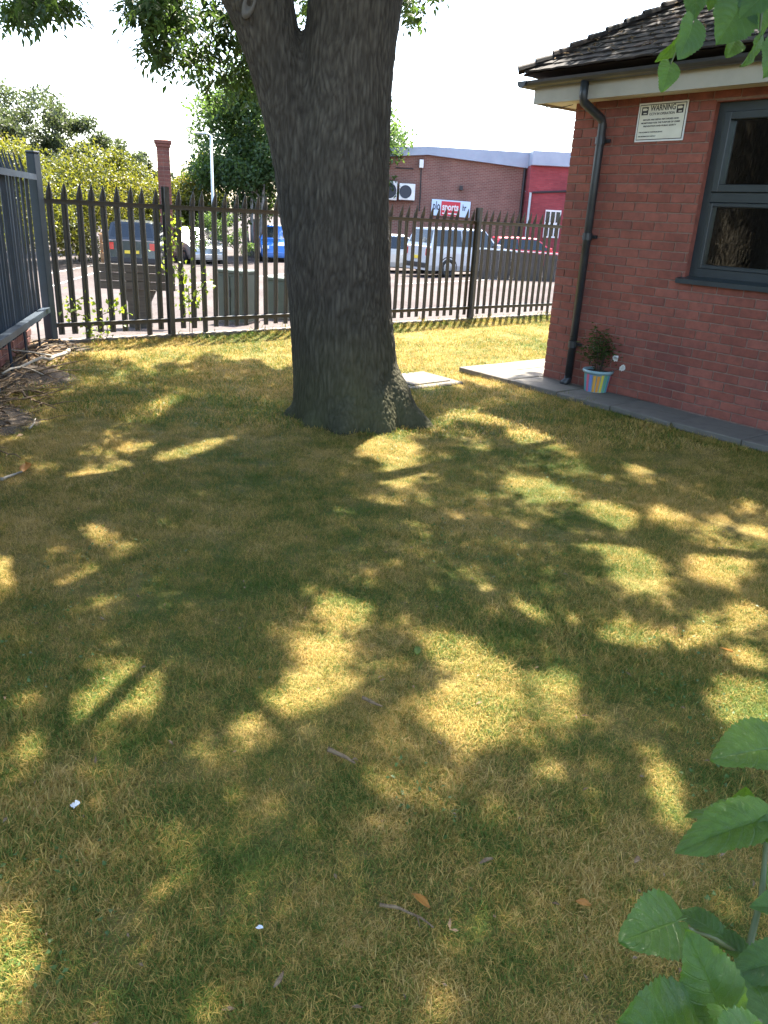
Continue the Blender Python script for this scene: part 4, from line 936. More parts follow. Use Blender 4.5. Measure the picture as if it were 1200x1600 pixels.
flat_scrap(908, 1432, .035, .016, 'dryleaf', 1.3, 'small amber dead leaf on the shaded lawn near the shrub', 'leaf', 'fallen_leaf')
flat_scrap(650, 1032, .05, .026, 'weedleaf', .1, 'pale green fallen leaf on the grass', 'leaf', 'fallen_leaf')
flat_scrap(118, 1278, .034, .024, 'paper', .4, 'torn scrap of white paper on the shaded lawn', 'litter', 'paper_scrap')
flat_scrap(406, 1470, .016, .01, 'paper', 1.5, 'tiny white paper fleck on the lawn', 'litter', 'paper_scrap')
flat_scrap(990, 1362, .035, .013, 'wood', -.5, 'curled brown dead leaf on the lawn beside the shrub', 'leaf', 'fallen_leaf')
flat_scrap(435, 1552, .035, .01, 'wood', -.5, 'narrow brown dead leaf lying beside the tiny white paper fleck', 'leaf', 'fallen_leaf')
flat_scrap(40, 742, .09, .07, 'dryleaf', .3, 'rusty dead leaf beside a short pale stick', 'leaf', 'fallen_leaf')
flat_scrap(758, 1365, .035, .01, 'wood', 1.9, 'narrow bark chip on the shaded lawn', 'bark', 'bark_chip')

# ------------------------------------------------------------------ things standing just beyond the railing
def lot_place(px, D):
    q = atdist(px, 400, D); return np.array([q[0], q[1], float(lotz(q[0], q[1]))])
def z_at(px, py, base):
    d = ray(px, py); return H + d[2]*math.hypot(base[0], base[1])/math.hypot(d[0], d[1])
def face_frame(base, az):                                          # x to the right as seen, y away, turned to bearing az
    return frame(base, (math.cos(R(az)), -math.sin(R(az)), 0), (math.sin(R(az)), math.cos(R(az)), 0), Z)
b0 = lot_place(212, 11.2); bd = empty('notice_board', b0, 'back of a wide weathered timber notice board on a thick post behind the fence', 'sign'); bd.matrix_world = face_frame(b0, -8)
zt_, zb_ = z_at(212, 413, b0) - b0[2], z_at(212, 453, b0) - b0[2]; wd_ = 107/F*11.1/2
for i in range(3):
    h0 = zb_ + (zt_-zb_)*i/3; MB().box((-wd_, -.02, h0+.003), (wd_, .02, zb_ + (zt_-zb_)*(i+1)/3 - .003), .005).build('plank', M['board'], bd)
MB().box((-.15, .022, -.1), (.15, .16, zt_-.02), .01).build('post', M['board'], bd)
MB().add([(-.23, .03, zb_-.003), (-.152, .03, zb_-.16), (-.152, .14, zb_-.16), (-.23, .14, zb_-.003), (-.152, .03, zb_-.003), (-.152, .14, zb_-.003)], [(0, 1, 4), (3, 5, 2), (0, 3, 2, 1), (0, 4, 5, 3), (1, 2, 5, 4)]).build('bracket', M['board'], bd)
MB().add([(.23, .03, zb_-.003), (.152, .03, zb_-.16), (.152, .14, zb_-.16), (.23, .14, zb_-.003), (.152, .03, zb_-.003), (.152, .14, zb_-.003)], [(0, 1, 4), (3, 5, 2), (0, 3, 2, 1), (0, 4, 5, 3), (1, 2, 5, 4)]).build('bracket', M['board'], bd)
def cabinet(px, D, wpx, topy, label):
    b0 = lot_place(px, D); c = empty('utility_cabinet', b0, label, 'cabinet', 'green cabinets behind the fence'); c.matrix_world = face_frame(b0, 24)
    h = z_at(px, topy, b0) - b0[2]; w_ = wpx/F*D/2*.86
    MB().box((-w_, -.17, 0), (w_, .17, h-.05), .006).build('body', M['cabinet'], c)
    MB().box((-w_-.015, -.19, h-.048), (w_+.015, .19, h), .01).build('lid', M['cabinet'], c)
    for sg in (-1, 1): dr = MB().box((sg*w_*.5-w_*.46, -.182, .1), (sg*w_*.5+w_*.46, -.172, h-.09), .003).build('door', M['cabinet'], c)
    MB().box((-.012, -.194, h*.5), (.012, -.184, h*.5+.1), .003).build('handle', M['trim'], c)
    MB().box((-w_-.03, -.21, -.1), (w_+.03, .21, .03)).build('plinth', M['kerb'], c)
cabinet(370, 11.9, 52, 421, 'tall green metal utility cabinet behind the fence'); cabinet(443, 12.6, 44, 433, 'shorter green utility cabinet behind the fence beside the trunk')
# climbing weeds on the railing
def weed(px, py0, py1, n, spread, label, seed, D=None, lsz=.055):
    r_ = np.random.default_rng(seed); b0 = on_fence(px) + fn*.04; o_ = empty('climbing_weed', b0, label, 'plant')
    zs0, zs1 = z_at(px, py0, b0), z_at(px, py1, b0); mb = MB(); path_ = []
    for i in range(8):
        t_ = i/7; path_.append(np.array([0, 0, 0]) + fe*(.12*math.sin(t_*5+seed)) + fn*r_.normal(0, .03) + Z*(zs0 + (zs1-zs0)*t_))
    mb.tube([path_[0]*np.array([1, 1, 0])] + path_, .005, 5); mb.build('stem', M['bark2'], o_)
    c = np.array([path_[r_.integers(0, 8)] + r_.normal(0, spread, 3) for _ in range(n)]); d = rdir(n, r_); d[:, 2] -= .3
    obj('leaves', leaf_cloud('leaves', c, d, rdir(n, r_)*.8 + np.array([0, -.6, .5]), r_.uniform(.6, 1.3, n)*lsz, r_.uniform(.6, 1.2, n)*lsz*.9, M['weedleaf']), o_)
weed(287, 480, 355, 190, .09, 'bright green climbing weed on the fence beside the notice board', 1); weed(128, 500, 462, 50, .07, 'leafy green weed at the fence foot beside the corner post', 2)
weed(170, 505, 480, 44, .06, 'small leafy weed at the fence foot under the notice board', 3); weed(312, 470, 438, 40, .07, 'trailing green weed between the notice board and tall cabinet', 4)
weed(150, 528, 515, 60, .09, 'low ground weed spreading along the kerb under the fence', 5, lsz=.05)

# ------------------------------------------------------------------ vehicles
def vehicle(name, label, base, heading, paint, L_=4.3, W_=1.78, Ht=1.5, style='hatch', plate=True):
    root = empty(name, base, label, 'car'); root.matrix_world = frame(base, (math.sin(R(heading)), math.cos(R(heading)), 0), (-math.cos(R(heading)), math.sin(R(heading)), 0), Z)   # +x is forward
    hw = W_/2; bz = .22
    belt = Ht*.61; hood = Ht*.57
    if style == 'hatch': st = [(-.5, .40, .9), (-.485, belt*.96, .96), (-.45, belt, .98), (-.36, Ht*.97, 1), (-.15, Ht, 1), (.06, Ht*.985, 1), (.24, belt*1.02, 1), (.4, hood*.96, .98), (.475, hood*.82, .93), (.5, .42, .86)]
    elif style == 'suv': st = [(-.5, .48, .92), (-.49, belt*.98, .97), (-.475, belt*1.02, .98), (-.43, Ht*.97, 1), (-.2, Ht, 1), (.08, Ht*.985, 1), (.21, belt*1.03, 1), (.42, hood*1.02, .99), (.485, hood*.86, .95), (.5, .48, .9)]
    else: st = [(-.5, .42, .9), (-.485, belt*.95, .95), (-.36, belt*1.02, .98), (-.2, Ht*.975, 1), (-.04, Ht, 1), (.08, Ht*.98, 1), (.25, belt*1.02, 1), (.41, hood*.94, .97), (.48, hood*.8, .92), (.5, .42, .86)]
    roofw = .78
    def sec(x, zt, s_):
        zb2 = min(zt, belt if zt > belt else zt); up = max(0, zt-belt)/(Ht-belt); wt = hw*s_*(1 - (1-roofw)*up)
        return [(x*L_, -hw*s_*.93, bz), (x*L_, -hw*s_, bz+.18), (x*L_, -hw*s_, zb2*.8), (x*L_, -hw*s_*.97, zb2-.005), (x*L_, -wt*.96, zt-.03*up-.004), (x*L_, -wt*.82, zt), (x*L_, 0, zt+.012)]
    v = []; f = []
    full = [sec(*q) + [(a, -b_, c) for a, b_, c in sec(*q)[:-1][::-1]] for q in st]; n = len(full[0])
    for q in full: v += q
    for i in range(len(full)-1):
        for j in range(n): f.append((i*n+j, i*n+(j+1) % n, (i+1)*n+(j+1) % n, (i+1)*n+j))
    f += [tuple(range(n)), tuple((len(full)-1)*n+j for j in range(n))]
    body = obj('body', fixn(mesh('body', v, f, paint, False)), root); bv = body.modifiers.new('bevel', 'BEVEL'); bv.width = .025; bv.segments = 2
    def quad(nm, pts_, mat, out): return obj(nm, fixn(mesh(nm, [tuple(np.array(p) + np.array(out)*s_) for s_ in (.008, -.02) for p in pts_], [(0,1,2,3),(7,6,5,4),(0,4,5,1),(1,5,6,2),(2,6,7,3),(3,7,4,0)], mat)), root)
    ridx = [i for i, q in enumerate(st) if q[1] > belt*1.05]; r0, r1 = ridx[0], ridx[-1]
    A, B, C_, D_ = st[r0-1], st[r0], st[r1], st[r1+1]
    def pt(q, q2, t_, yfrac): x = (q[0] + (q2[0]-q[0])*t_)*L_; z_ = q[1] + (q2[1]-q[1])*t_; up = max(0, z_-belt)/(Ht-belt); return (x, yfrac*hw*(1-(1-roofw)*up), z_)
    quad('rear_window', [pt(A, B, .16, -.84), pt(A, B, .16, .84), pt(A, B, .9, .84), pt(A, B, .9, -.84)], M['glass_dark'], (-.7, 0, .6))
    quad('windscreen', [pt(D_, C_, .1, -.86), pt(D_, C_, .1, .86), pt(D_, C_, .92, .86), pt(D_, C_, .92, -.86)], M['glass_dark'], (.6, 0, .7))
    zl, zh = belt + .03, Ht - .09
    def sidex(z_, q, q2): t_ = (z_-q[1])/(q2[1]-q[1]); return (q[0] + (q2[0]-q[0])*t_)*L_
    xa0, xa1 = sidex(zl, A, B)+.14, sidex(zh, A, B)+.1; xb0, xb1 = sidex(zl, D_, C_)-.12, sidex(zh, D_, C_)-.1; xm = (xa1+xb1)/2
    for sg in (-1, 1):
        for (x0, x1, x2, x3) in ((xa0, xm-.04, xm-.04, xa1), (xm+.04, xb0, xb1, xm+.04)):
            ww = lambda z_: hw*(1 - (1-roofw)*(z_-belt)/(Ht-belt))
            quad('side_window', [(x0, sg*ww(zl)*.975, zl), (x1, sg*ww(zl)*.975, zl), (x2, sg*ww(zh)*.985, zh), (x3, sg*ww(zh)*.985, zh)], M['glass_dark'], (0, sg, .1))
        for xx in (-.31, .31):
            rw = .33 if style == 'suv' else .3; vv, ff2 = lathe([(rw*.62, -.105), (rw*.95, -.105), (rw, -.07), (rw, .07), (rw*.95, .105), (rw*.62, .105), (rw*.62, -.105)], 24)
            mm4 = Matrix.Translation((xx*L_, sg*(hw-.09), rw-.005)) @ Matrix.Rotation(R(90), 4, 'X')
            wh = obj('wheel', fixn(mesh('wheel', vv, ff2, M['rubber'], True)), root, mat4=mm4)
            m_ = MB()
            for k in range(5): a = k*1.2566; m_.tube([(0, 0, 0), (math.cos(a)*rw*.6, math.sin(a)*rw*.6, 0)], [.06, .035], 6)
            m_.tube([(0, 0, -.07), (0, 0, .07)], rw*.2, 12); ri = m_.build('rim', M['alloy'], wh); vv, ff2 = lathe([(0, -sg*-.0), (rw*.62, 0)], 24); obj('hub_disc', mesh('hub_disc', vv, ff2, M['trim']), wh)
            vv = [(xx*L_ + (rw+.07)*math.cos(a)*s_, sg*(hw*1.004), rw + (rw+.07)*math.sin(a)*s_) for s_ in (1, .9) for a in np.linspace(-.25, math.pi+.25, 15)]
            obj('wheel_arch', mesh('wheel_arch', vv, [(i, i+1, 16+i, 15+i) for i in range(14)], M['trim']), root)
        quad('tail_light', [(-.5*L_+.045, sg*hw*.94, belt*.7), (-.5*L_+.045, sg*hw*.68, belt*.7), (-.49*L_+.01, sg*hw*.68, belt*.93), (-.49*L_+.01, sg*hw*.94, belt*.93)], M['redlamp'], (-6, 0, 0))
        quad('headlight', [(.497*L_-.03, sg*hw*.86, hood*.66), (.497*L_-.03, sg*hw*.5, hood*.66), (.48*L_-.03, sg*hw*.5, hood*.82), (.48*L_-.03, sg*hw*.86, hood*.82)], M['headl'], (6, 0, 0))
        MB().box((xb0-.12, sg*(hw+.1)-.09, belt+.01), (xb0+.02, sg*(hw+.1)+.09, belt+.15), .02).build('mirror', paint, root)
    MB().box((-.5*L_-.03, -hw*.9, .3), (-.5*L_+.06, hw*.9, .48), .02).build('rear_bumper', M['trim'] if style == 'suv' else paint, root)
    MB().box((.5*L_-.08, -hw*.85, .26), (.5*L_+.03, hw*.85, .45), .02).build('front_bumper', M['trim'] if style == 'suv' else paint, root)
    if plate: MB().box((-.5*L_-.04, -.26, belt*.58), (-.5*L_+.03, .26, belt*.58+.11), .003).build('number_plate', M['plate'], root)
    MB().box((-.44*L_, -hw*.85, .18), (.44*L_, hw*.85, .3)).build('underbody', M['trim'], root)
    return root
def paint(name, c, metal=.0): return plain(name, c, .3, metal, .5, .8)
vehicle('parked_car', 'black estate car seen from behind with a yellow number plate', lot_place(222, 34), -9, paint('black_paint', (.015, .018, .022)), 4.7, 1.9, 1.78, 'suv')
vehicle('parked_car', 'silver car with a sunlit windscreen parked beside the lamp post', lot_place(302, 38), 146, paint('silver_paint', (.45, .46, .47), .6), 4.3, 1.78, 1.48, 'hatch')
vehicle('parked_car', 'bright blue car parked in front of the dark tree', lot_place(436, 40), 172, paint('blue_paint', (.02, .16, .5)), 4.2, 1.78, 1.58, 'hatch')
vehicle('parked_car', 'pale silver saloon partly hidden behind the trunk', lot_place(622, 33), 88, paint('pale_silver_paint', (.62, .62, .6), .2), 4.4, 1.78, 1.44, 'hatch')
vehicle('parked_car', 'large white estate car with red tail lights beside the silver saloon', lot_place(726, 31.5), 58, paint('white_paint', (.5, .51, .53)), 4.5, 1.82, 1.72, 'suv')
vehicle('parked_car', 'low red car behind the dark timber fence', lot_place(822, 36.5), 84, paint('red_paint', (.6, .015, .03)), 4., 1.72, 1.36, 'hatch')
# low dark timber fence in the car park
p0, p1 = lot_place(738, 29.), lot_place(905, 27.5); dv = p1 - p0; LN = np.linalg.norm(dv[:2]); ex = np.array([dv[0], dv[1], 0])/LN
tf = empty('timber_fence', p0, 'low dark close boarded timber fence in front of the red car', 'fence'); tf.matrix_world = frame(p0 - Z*.05, ex, np.cross(Z, ex), Z)
nb_ = int(LN/.15)
for i in range(nb_): o = MB().box((-.07, -.012, 0), (.07, .012, 1.06 + random.uniform(-.015, .015)), .003).build('board', M['darkfence'], tf); o.location = (.075 + i*.15, random.uniform(-.006, .006), 0)
MB().box((0, -.04, 1.082), (LN, .04, 1.105)).build('capping', M['galv'], tf)
for i in range(4): MB().box((i*LN/3.05+.02, -.09, -.1), (i*LN/3.05+.12, -.014, 1.07)).build('post', M['board'], tf)
# orange timber barrier beside the black car
p0 = lot_place(176, 34.5); tb = empty('timber_barrier', p0, 'short orange timber rail barrier beside the black car', 'barrier'); tb.matrix_world = face_frame(p0, -20)
for i in range(3): MB().box((-.45, -.03, .25+i*.36), (.45, .03, .5+i*.36), .008).build('rail', M['timber'], tb)
for xx in (-.4, .4): MB().box((xx-.05, .032, -.1), (xx+.05, .12, 1.25), .008).build('post', M['timber'], tb)
# lamp post
p0 = lot_place(335, 36); lh_ = z_at(329, 211, p0) - p0[2]
la = empty('lamp_post', p0, 'slim pale grey street lamp post with a short arm in front of the trees', 'lamp post')
MB().tube([(0, 0, -.2), (0, 0, 1.1), (0, 0, 1.15), (0, 0, lh_)], [.1, .1, .062, .05], 12).build('column', M['galv'], la, True)
MB().tube([(0, 0, lh_-.03), (-.12, 0, lh_+.04), (-.32, 0, lh_+.05)], .03, 8).build('arm', M['galv'], la, True)
MB().box((-.66, -.09, lh_+.01), (-.28, .09, lh_+.09), .03).build('lantern', M['galv'], la)
# tall brick pier
M['pier'] = M['lowbrick']
p0 = lot_place(263, 37); hp = z_at(263, 219, p0) - p0[2]; wp = 17/F*37/2
pr_ = empty('brick_pier', p0, 'tall square old brick pier with a projecting cap rising above the hedge', 'pier'); pr_.matrix_world = face_frame(p0, -15)
def pier_course(z_, half, nm, par):
    m_ = MB(); n_ = max(2, int(round(2*half/.225))); l = 2*half/n_
    for sx_ in range(4):
        for k in range(n_):
            a = -half + k*l; b_ = a + l - .012
            if sx_ == 0: m_.box((a, -half, z_), (b_, -half+.1, z_+.132), .006)
            elif sx_ == 1: m_.box((a, half-.1, z_), (b_, half, z_+.132), .006)
            elif sx_ == 2: m_.box((-half, a+.11, z_), (-half+.1, min(b_+.11, half-.11), z_+.132), .006) if a+.11 < half-.15 else None
            else: m_.box((half-.1, a+.11, z_), (half, min(b_+.11, half-.11), z_+.132), .006) if a+.11 < half-.15 else None
    return m_
MB().box((-wp+.012, -wp+.012, -.3), (wp-.012, wp-.012, hp-.02)).build('core', M['mortar'], pr_)
z_ = 0; k = 0
while z_ < hp-.3: o = pier_course(z_, wp, 'brick_course', pr_).build('brick_course', M['lowbrick'], pr_); z_ += .15; k += 1
for i, ex_ in enumerate((.05, .09)): MB().box((-wp-ex_, -wp-ex_, hp-.28+i*.12), (wp+ex_, wp+ex_, hp-.165+i*.12), .01).build('cap_course', M['lowbrick'], pr_)
MB().add([(-wp-.1, -wp-.1, hp-.04), (wp+.1, -wp-.1, hp-.04), (wp+.1, wp+.1, hp-.04), (-wp-.1, wp+.1, hp-.04), (0, 0, hp+.06)], [(0,3,2,1),(0,1,4),(1,2,4),(2,3,4),(3,0,4)]).build('cap', M['lowbrick'], pr_)
# red brick wall stub and gate post by the blue car
p0 = lot_place(404, 45); rw_ = empty('brick_wall', p0, 'short red brick wall end beside the blue car', 'wall'); rw_.matrix_world = face_frame(p0, -10)
M['farbrick'] = None

# ------------------------------------------------------------------ industrial unit
def wallbrick(name, c1, c2, c3):
    mt, t, b, o = newmat(name); tc = t.nodes.new('ShaderNodeTexCoord'); mp = N(t, 'ShaderNodeMapping'); mp.inputs['Rotation'].default_value = (R(90), 0, 0)
    t.links.new(tc.outputs['Object'], mp.inputs[0])
    br = t.nodes.new('ShaderNodeTexBrick'); br.inputs['Color1'].default_value = (*c1, 1); br.inputs['Color2'].default_value = (*c2, 1); br.inputs['Mortar'].default_value = (*c3, 1)
    br.inputs['Scale'].default_value = 1; br.inputs['Brick Width'].default_value = .225; br.inputs['Row Height'].default_value = .075; br.inputs['Mortar Size'].default_value = .009
    t.links.new(mp.outputs[0], br.inputs['Vector'])
    n = N(t, 'ShaderNodeTexNoise', Scale=.9, Detail=5.); t.links.new(tc.outputs['Object'], n.inputs['Vector']); g = ramp(t, n.outputs[0], [(.3, (.8, .8, .8)), (.7, (1.15, 1.15, 1.15))])
    m_ = N(t, 'ShaderNodeMixRGB', blend_type='MULTIPLY'); m_.inputs[0].default_value = 1; t.links.new(br.outputs[0], m_.inputs[1]); t.links.new(g, m_.inputs[2]); t.links.new(m_.outputs[0], b.inputs['Base Color']); b.inputs['Roughness'].default_value = .9
    return mt
M['unitbrick'] = wallbrick('unit_brick', (.17, .068, .05), (.22, .095, .07), (.25, .185, .155)); M['redbrick'] = wallbrick('red_painted_brick', (.24, .035, .04), (.30, .05, .055), (.2, .05, .055))
MB().box((-.25, -.1, -.2), (.3, .12, 1.75)).build('panel', M['redbrick'], rw_); MB().box((-.32, -.14, 1.751), (.36, .16, 1.82), .01).build('coping', M['kerb'], rw_)
UD = 43.
def up_(px, py, dy=0.):
    d = ray(px, py); k = (UD+dy)/d[1]; return np.array([d[0]*k, UD+dy, H + d[2]*k])
x0_, xr_, x1_, x2_ = -4.2, up_(665, 300)[0], up_(820, 300)[0], up_(886, 300)[0] + 9
ub = empty('industrial_unit', (xr_, UD, -.7), 'brick industrial unit with a pale blue metal roof edge across the car park', 'building'); U0 = np.array([xr_, UD, -.7])
def ul(p): return tuple(np.array(p) - U0)
zE, zR = up_(820, 263)[2], up_(665, 242)[2]; zT, zTr, zTl = up_(820, 238.5)[2], up_(665, 229)[2], up_(617, 232.5)[2]
zL = up_(617, 248)[2]; zL0 = zR + (zL-zR)*(xr_-x0_)/(xr_-up_(617, 248)[0])*.6; zT0 = zTr - (zR-zL0)*.9
dep = 14
v = [ul(p) for p in [(x0_, UD, -1.2), (x1_, UD, -1.2), (x1_, UD, zE), (xr_, UD, zR), (x0_, UD, zL0)]]; v2 = [(a, b_+dep, c) for a, b_, c in v]
obj('wall', fixn(mesh('wall', v + v2, [(0,1,2,3,4), (9,8,7,6,5)] + [(i, (i+1) % 5, 5+(i+1) % 5, 5+i) for i in range(5)], M['unitbrick'])), ub)
v = [ul(p) for p in [(x0_-.3, UD-.25, zL0), (xr_, UD-.25, zR), (x1_, UD-.25, zE), (x1_, UD-.25, zT), (xr_, UD-.25, zTr), (x0_-.3, UD-.25, zT0)]]; v2 = [(a, b_+.22, c) for a, b_, c in v]
obj('fascia', fixn(mesh('fascia', v + v2, [(0,1,2,3,4,5), (11,10,9,8,7,6)] + [(i, (i+1) % 6, 6+(i+1) % 6, 6+i) for i in range(6)], M['cladding'])), ub)
v = [ul(p) for p in [(x0_-.3, UD-.02, zT0-.06), (xr_, UD-.02, zTr-.06), (x1_, UD-.02, zT-.06), (x0_-.3, UD+dep, zT0-.06), (xr_, UD+dep, zTr-.06), (x1_, UD+dep, zT-.06)]]
obj('roof', fixn(mesh('roof', v, [(0,1,4,3), (1,2,5,4)], M['cladding'])), ub)
zE2, zT2 = up_(850, 262)[2], up_(850, 239.5)[2]
MB().box(ul((x1_+.004, UD-1.2, -1.2)), ul((x2_, UD+dep, zE2))).build('red_wall', M['redbrick'], ub); MB().box(ul((x1_+.002, UD-1.45, zE2+.002)), ul((x2_+.2, UD+dep+.2, zT2)), .02).build('fascia', M['cladding'], ub)
for i in range(7): MB().box(ul((x0_+i*1.9, UD-.262, (zR+zTr)/2-.5)), ul((x0_+i*1.9+.02, UD-.252, (zR+zTr)/2+.28))).build('fascia_seam', M['galv'], ub) if False else None
MB().tube([ul((x1_-.12, UD-.08, zE)), ul((x1_-.12, UD-.08, 2.4)), ul((x1_-.12, UD-.08, -.9))], .075, 8).build('downpipe', M['trim'], ub)
MB().tube([ul((x1_+.2, UD-1.28, up_(826, 302)[2])), ul((x2_, UD-1.28, up_(826, 302)[2]+.9))], .05, 6).build('cable', M['trim'], ub)
MB().tube([ul((x1_+.05, UD-.1, 3.)), ul((x1_+.1, UD-1.3, 2.9)), ul((x1_+.1, UD-1.3, -.6))], .06, 8).build('pale_pipe', M['galv'], ub)
wn = obj('window', fixn(MB().box(ul(up_(848, 371, -1.28)), ul(up_(877, 329, -1.2) + np.array([0, 0, 0]))).me('window', M['white'])), ub)
a, b_ = np.array(ul(up_(848, 371, -1.28))), np.array(ul(up_(877, 329, -1.28)))
for i in range(3):
    for j in range(2): MB().box((a[0] + (b_[0]-a[0])*(i+.12)/3, a[1]-.012, a[2] + (b_[2]-a[2])*(j*.5+.06)), (a[0] + (b_[0]-a[0])*(i+.88)/3, a[1]-.002, a[2] + (b_[2]-a[2])*(j*.5+.44))).build('pane', M['glass_dark'], wn)
a, b_ = np.array(ul(up_(655, 262, -.3))), np.array(ul(up_(662, 250, -.02))); MB().box(np.minimum(a, b_), np.maximum(a, b_), .02).build('alarm_box', M['white'], ub)
MB().tube([ul(up_(658, 262, -.06)), ul(up_(657, 300, -.06)), ul(up_(655, 330, -.06))], .03, 6).build('conduit', M['trim'], ub); MB().tube([ul(up_(618, 262, -.06)), ul(up_(646, 264, -.06))], .03, 6).build('conduit', M['trim'], ub)
MB().box(*(lambda a, b_: (np.minimum(a, b_), np.maximum(a, b_)))(np.array(ul(up_(718, 297, -.25))), np.array(ul(up_(723, 291, -.02)))), ).build('camera_housing', M['trim'], ub)
def acunit(x0, x1, y0, y1, label):
    A_, B_ = up_(x0, y1, -.5), up_(x1, y0, -.12); c = (A_ + B_)/2; o = empty('air_conditioner', (c[0], UD-.12, A_[2]), label, 'air conditioner', 'air conditioners on the unit wall')
    W_, H_ = abs(B_[0]-A_[0])/2, abs(B_[2]-A_[2]); MB().box((-W_, -.36, 0), (W_, 0, H_), .02).build('casing', M['white'], o)
    vv, ff2 = lathe([(.0, 0), (H_*.36, 0), (H_*.4, .02), (H_*.4, .0)], 24); obj('fan_grille', mesh('fan_grille', vv, ff2, M['grille']), o, mat4=Matrix.Translation((-W_*.2, -.368, H_*.5)) @ Matrix.Rotation(R(90), 4, 'X'))
    MB().box((-W_*.9, -.3, -.06), (-W_*.8, .1, -.002)).build('bracket', M['trim'], o); MB().box((W_*.8, -.3, -.06), (W_*.9, .1, -.002)).build('bracket', M['trim'], o)
acunit(623, 649, 288, 312, 'white air conditioner box with a round fan on the unit wall'); acunit(600, 621, 284, 312, 'white air conditioner box half hidden by the tree trunk')
A_, B_ = up_(673, 336, -.2), up_(735.5, 314, -.2); sg_ = empty('shop_sign', (A_[0], UD-.14, A_[2]), 'pale blue shop sign with a red panel reading sports on the unit wall', 'sign'); SW, SH = B_[0]-A_[0], B_[2]-A_[2]
sg_.rotation_euler = (0, R(1.2), 0)
MB().box((0, -.02, 0), (SW, .06, SH), .01).build('panel', M['bluew'], sg_); MB().box((SW*.25, -.03, SH*.02), (SW*.74, -.022, SH*.92)).build('red_panel', M['redp'], sg_)
text('plo', SH*.75, SW*.04, SH*.36, -.027, M['blackink'], sg_, SW*.18, .01); text('sports', SH*.62, SW*.28, SH*.38, -.036, M['white'], sg_, SW*.42, .012); text('hr', SH*.55, SW*.8, SH*.42, -.027, M['blackink'], sg_, SW*.1, .01)
for i in range(3): MB().box((SW*(.29+.15*i), -.036, SH*.13), (SW*(.38+.15*i), -.031, SH*.21)).build('print_line', M['white'], sg_)

# ------------------------------------------------------------------ trees and shrubs beyond
def foliage_tree(name, label, cat, base, height, rad, zc, rz_, n, lsz, mat, trunk='bark2', tr=.12, seed=0, nb=26, group=None, stems=1, rough=.26):
    r_ = np.random.default_rng(seed); root = empty(name, base, label, cat, group)
    bc = []
    while len(bc) < nb:
        q = r_.uniform(-1, 1, 3)
        if .15 < np.linalg.norm(q) < 1: bc.append(q*np.array([rad, rad, rz_])*.86 + np.array([0, 0, zc]))
    bc = np.array(bc); br = r_.uniform(.6, 1.3, nb)*min(rad, rz_)*rough
    i = r_.integers(0, nb, n); d = rdir(n, r_); pos = bc[i] + d*(br[i]*r_.random(n)**.45)[:, None]*np.array([1.25, 1.25, .85])
    pos = pos[pos[:, 2] > .03]; n = len(pos); dd = rdir(n, r_); dd[:, 2] -= .35
    obj('crown', leaf_cloud('crown', pos, dd, rdir(n, r_)*.9 + Z*.6, r_.uniform(.7, 1.3, n)*lsz, r_.uniform(.7, 1.2, n)*lsz*.55, mat), root)
    m_ = MB()
    for s_ in range(stems):
        a = s_*2.4; ox = np.array([math.cos(a), math.sin(a), 0])*(.25*(stems > 1))
        top = np.array([r_.normal(0, .15*rad), r_.normal(0, .15*rad), zc + rz_*.5]) + ox*2
        m_.tube([ox - Z*.2, ox + (top-ox)*.35 + r_.normal(0, .06, 3), ox + (top-ox)*.7 + r_.normal(0, .1, 3), top], [tr, tr*.8, tr*.5, tr*.15], 8)
        for k in range(9):
            q = bc[r_.integers(0, nb)]; t_ = r_.uniform(.25, .8); st_ = ox + (top-ox)*t_; m_.tube([st_, (st_+q)/2 + Z*.1, q], [tr*.4, tr*.25, tr*.08], 5)
    m_.build('trunk', M[trunk], root, True); return root
def veg(px, D, topy, hwpx, **kw):
    b0 = lot_place(px, D); h = z_at(px, topy, b0) - b0[2]; rad = hwpx/F*D; return b0, h, rad
HG = 'yellow green shrubs of the hedge bank'
for i, (px, D, ty, hwx, lab) in enumerate([(-70, 33, 205, 105, 'dense yellow green hedge shrub growing behind the blue grey fence'), (30, 35, 212, 95, 'yellow green hedge shrub above the corner post'), (125, 37.5, 216, 88, 'broad yellow green hedge shrub behind the notice board'), (200, 40, 232, 66, 'yellow green hedge shrub behind the black car'), (256, 42, 264, 52, 'rounded hedge shrub at the foot of the brick pier'), (305, 43, 268, 50, 'soft green shrub between the pier and the lamp post')]):
    b0, h, rad = veg(px, D, ty, hwx)
    foliage_tree('hedge_shrub', lab, 'shrub', b0, h, rad, h*.5, h*.52, 11000, .15, M['hedgeleaf'], seed=20+i, nb=46, group=HG, rough=.3, tr=.06)
for i, (px, D, ty, hwx, mt_, lab) in enumerate([(-35, 42, 105, 85, 'paleleaf', 'tall grey green tree rising behind the blue grey fence'), (40, 44, 96, 84, 'paleleaf', 'tall feathery grey green tree, highest above the hedge'), (122, 46, 152, 66, 'paleleaf', 'grey green tree with a ragged top behind the broad shrub'), (186, 48, 186, 50, 'paleleaf', 'slender grey green tree with open branches behind the hedge'), (236, 50, 228, 42, 'paleleaf', 'small grey green tree left of the brick pier'), (318, 48, 236, 44, 'hedgeleaf', 'light green tree behind the lamp post')]):
    b0, h, rad = veg(px, D, ty, hwx)
    foliage_tree('broadleaf_tree', lab, 'tree', b0, h, rad, h*.56, h*.45, 11000, .19, M[mt_], seed=40+i, nb=48, rough=.2, group='trees beyond the hedge')
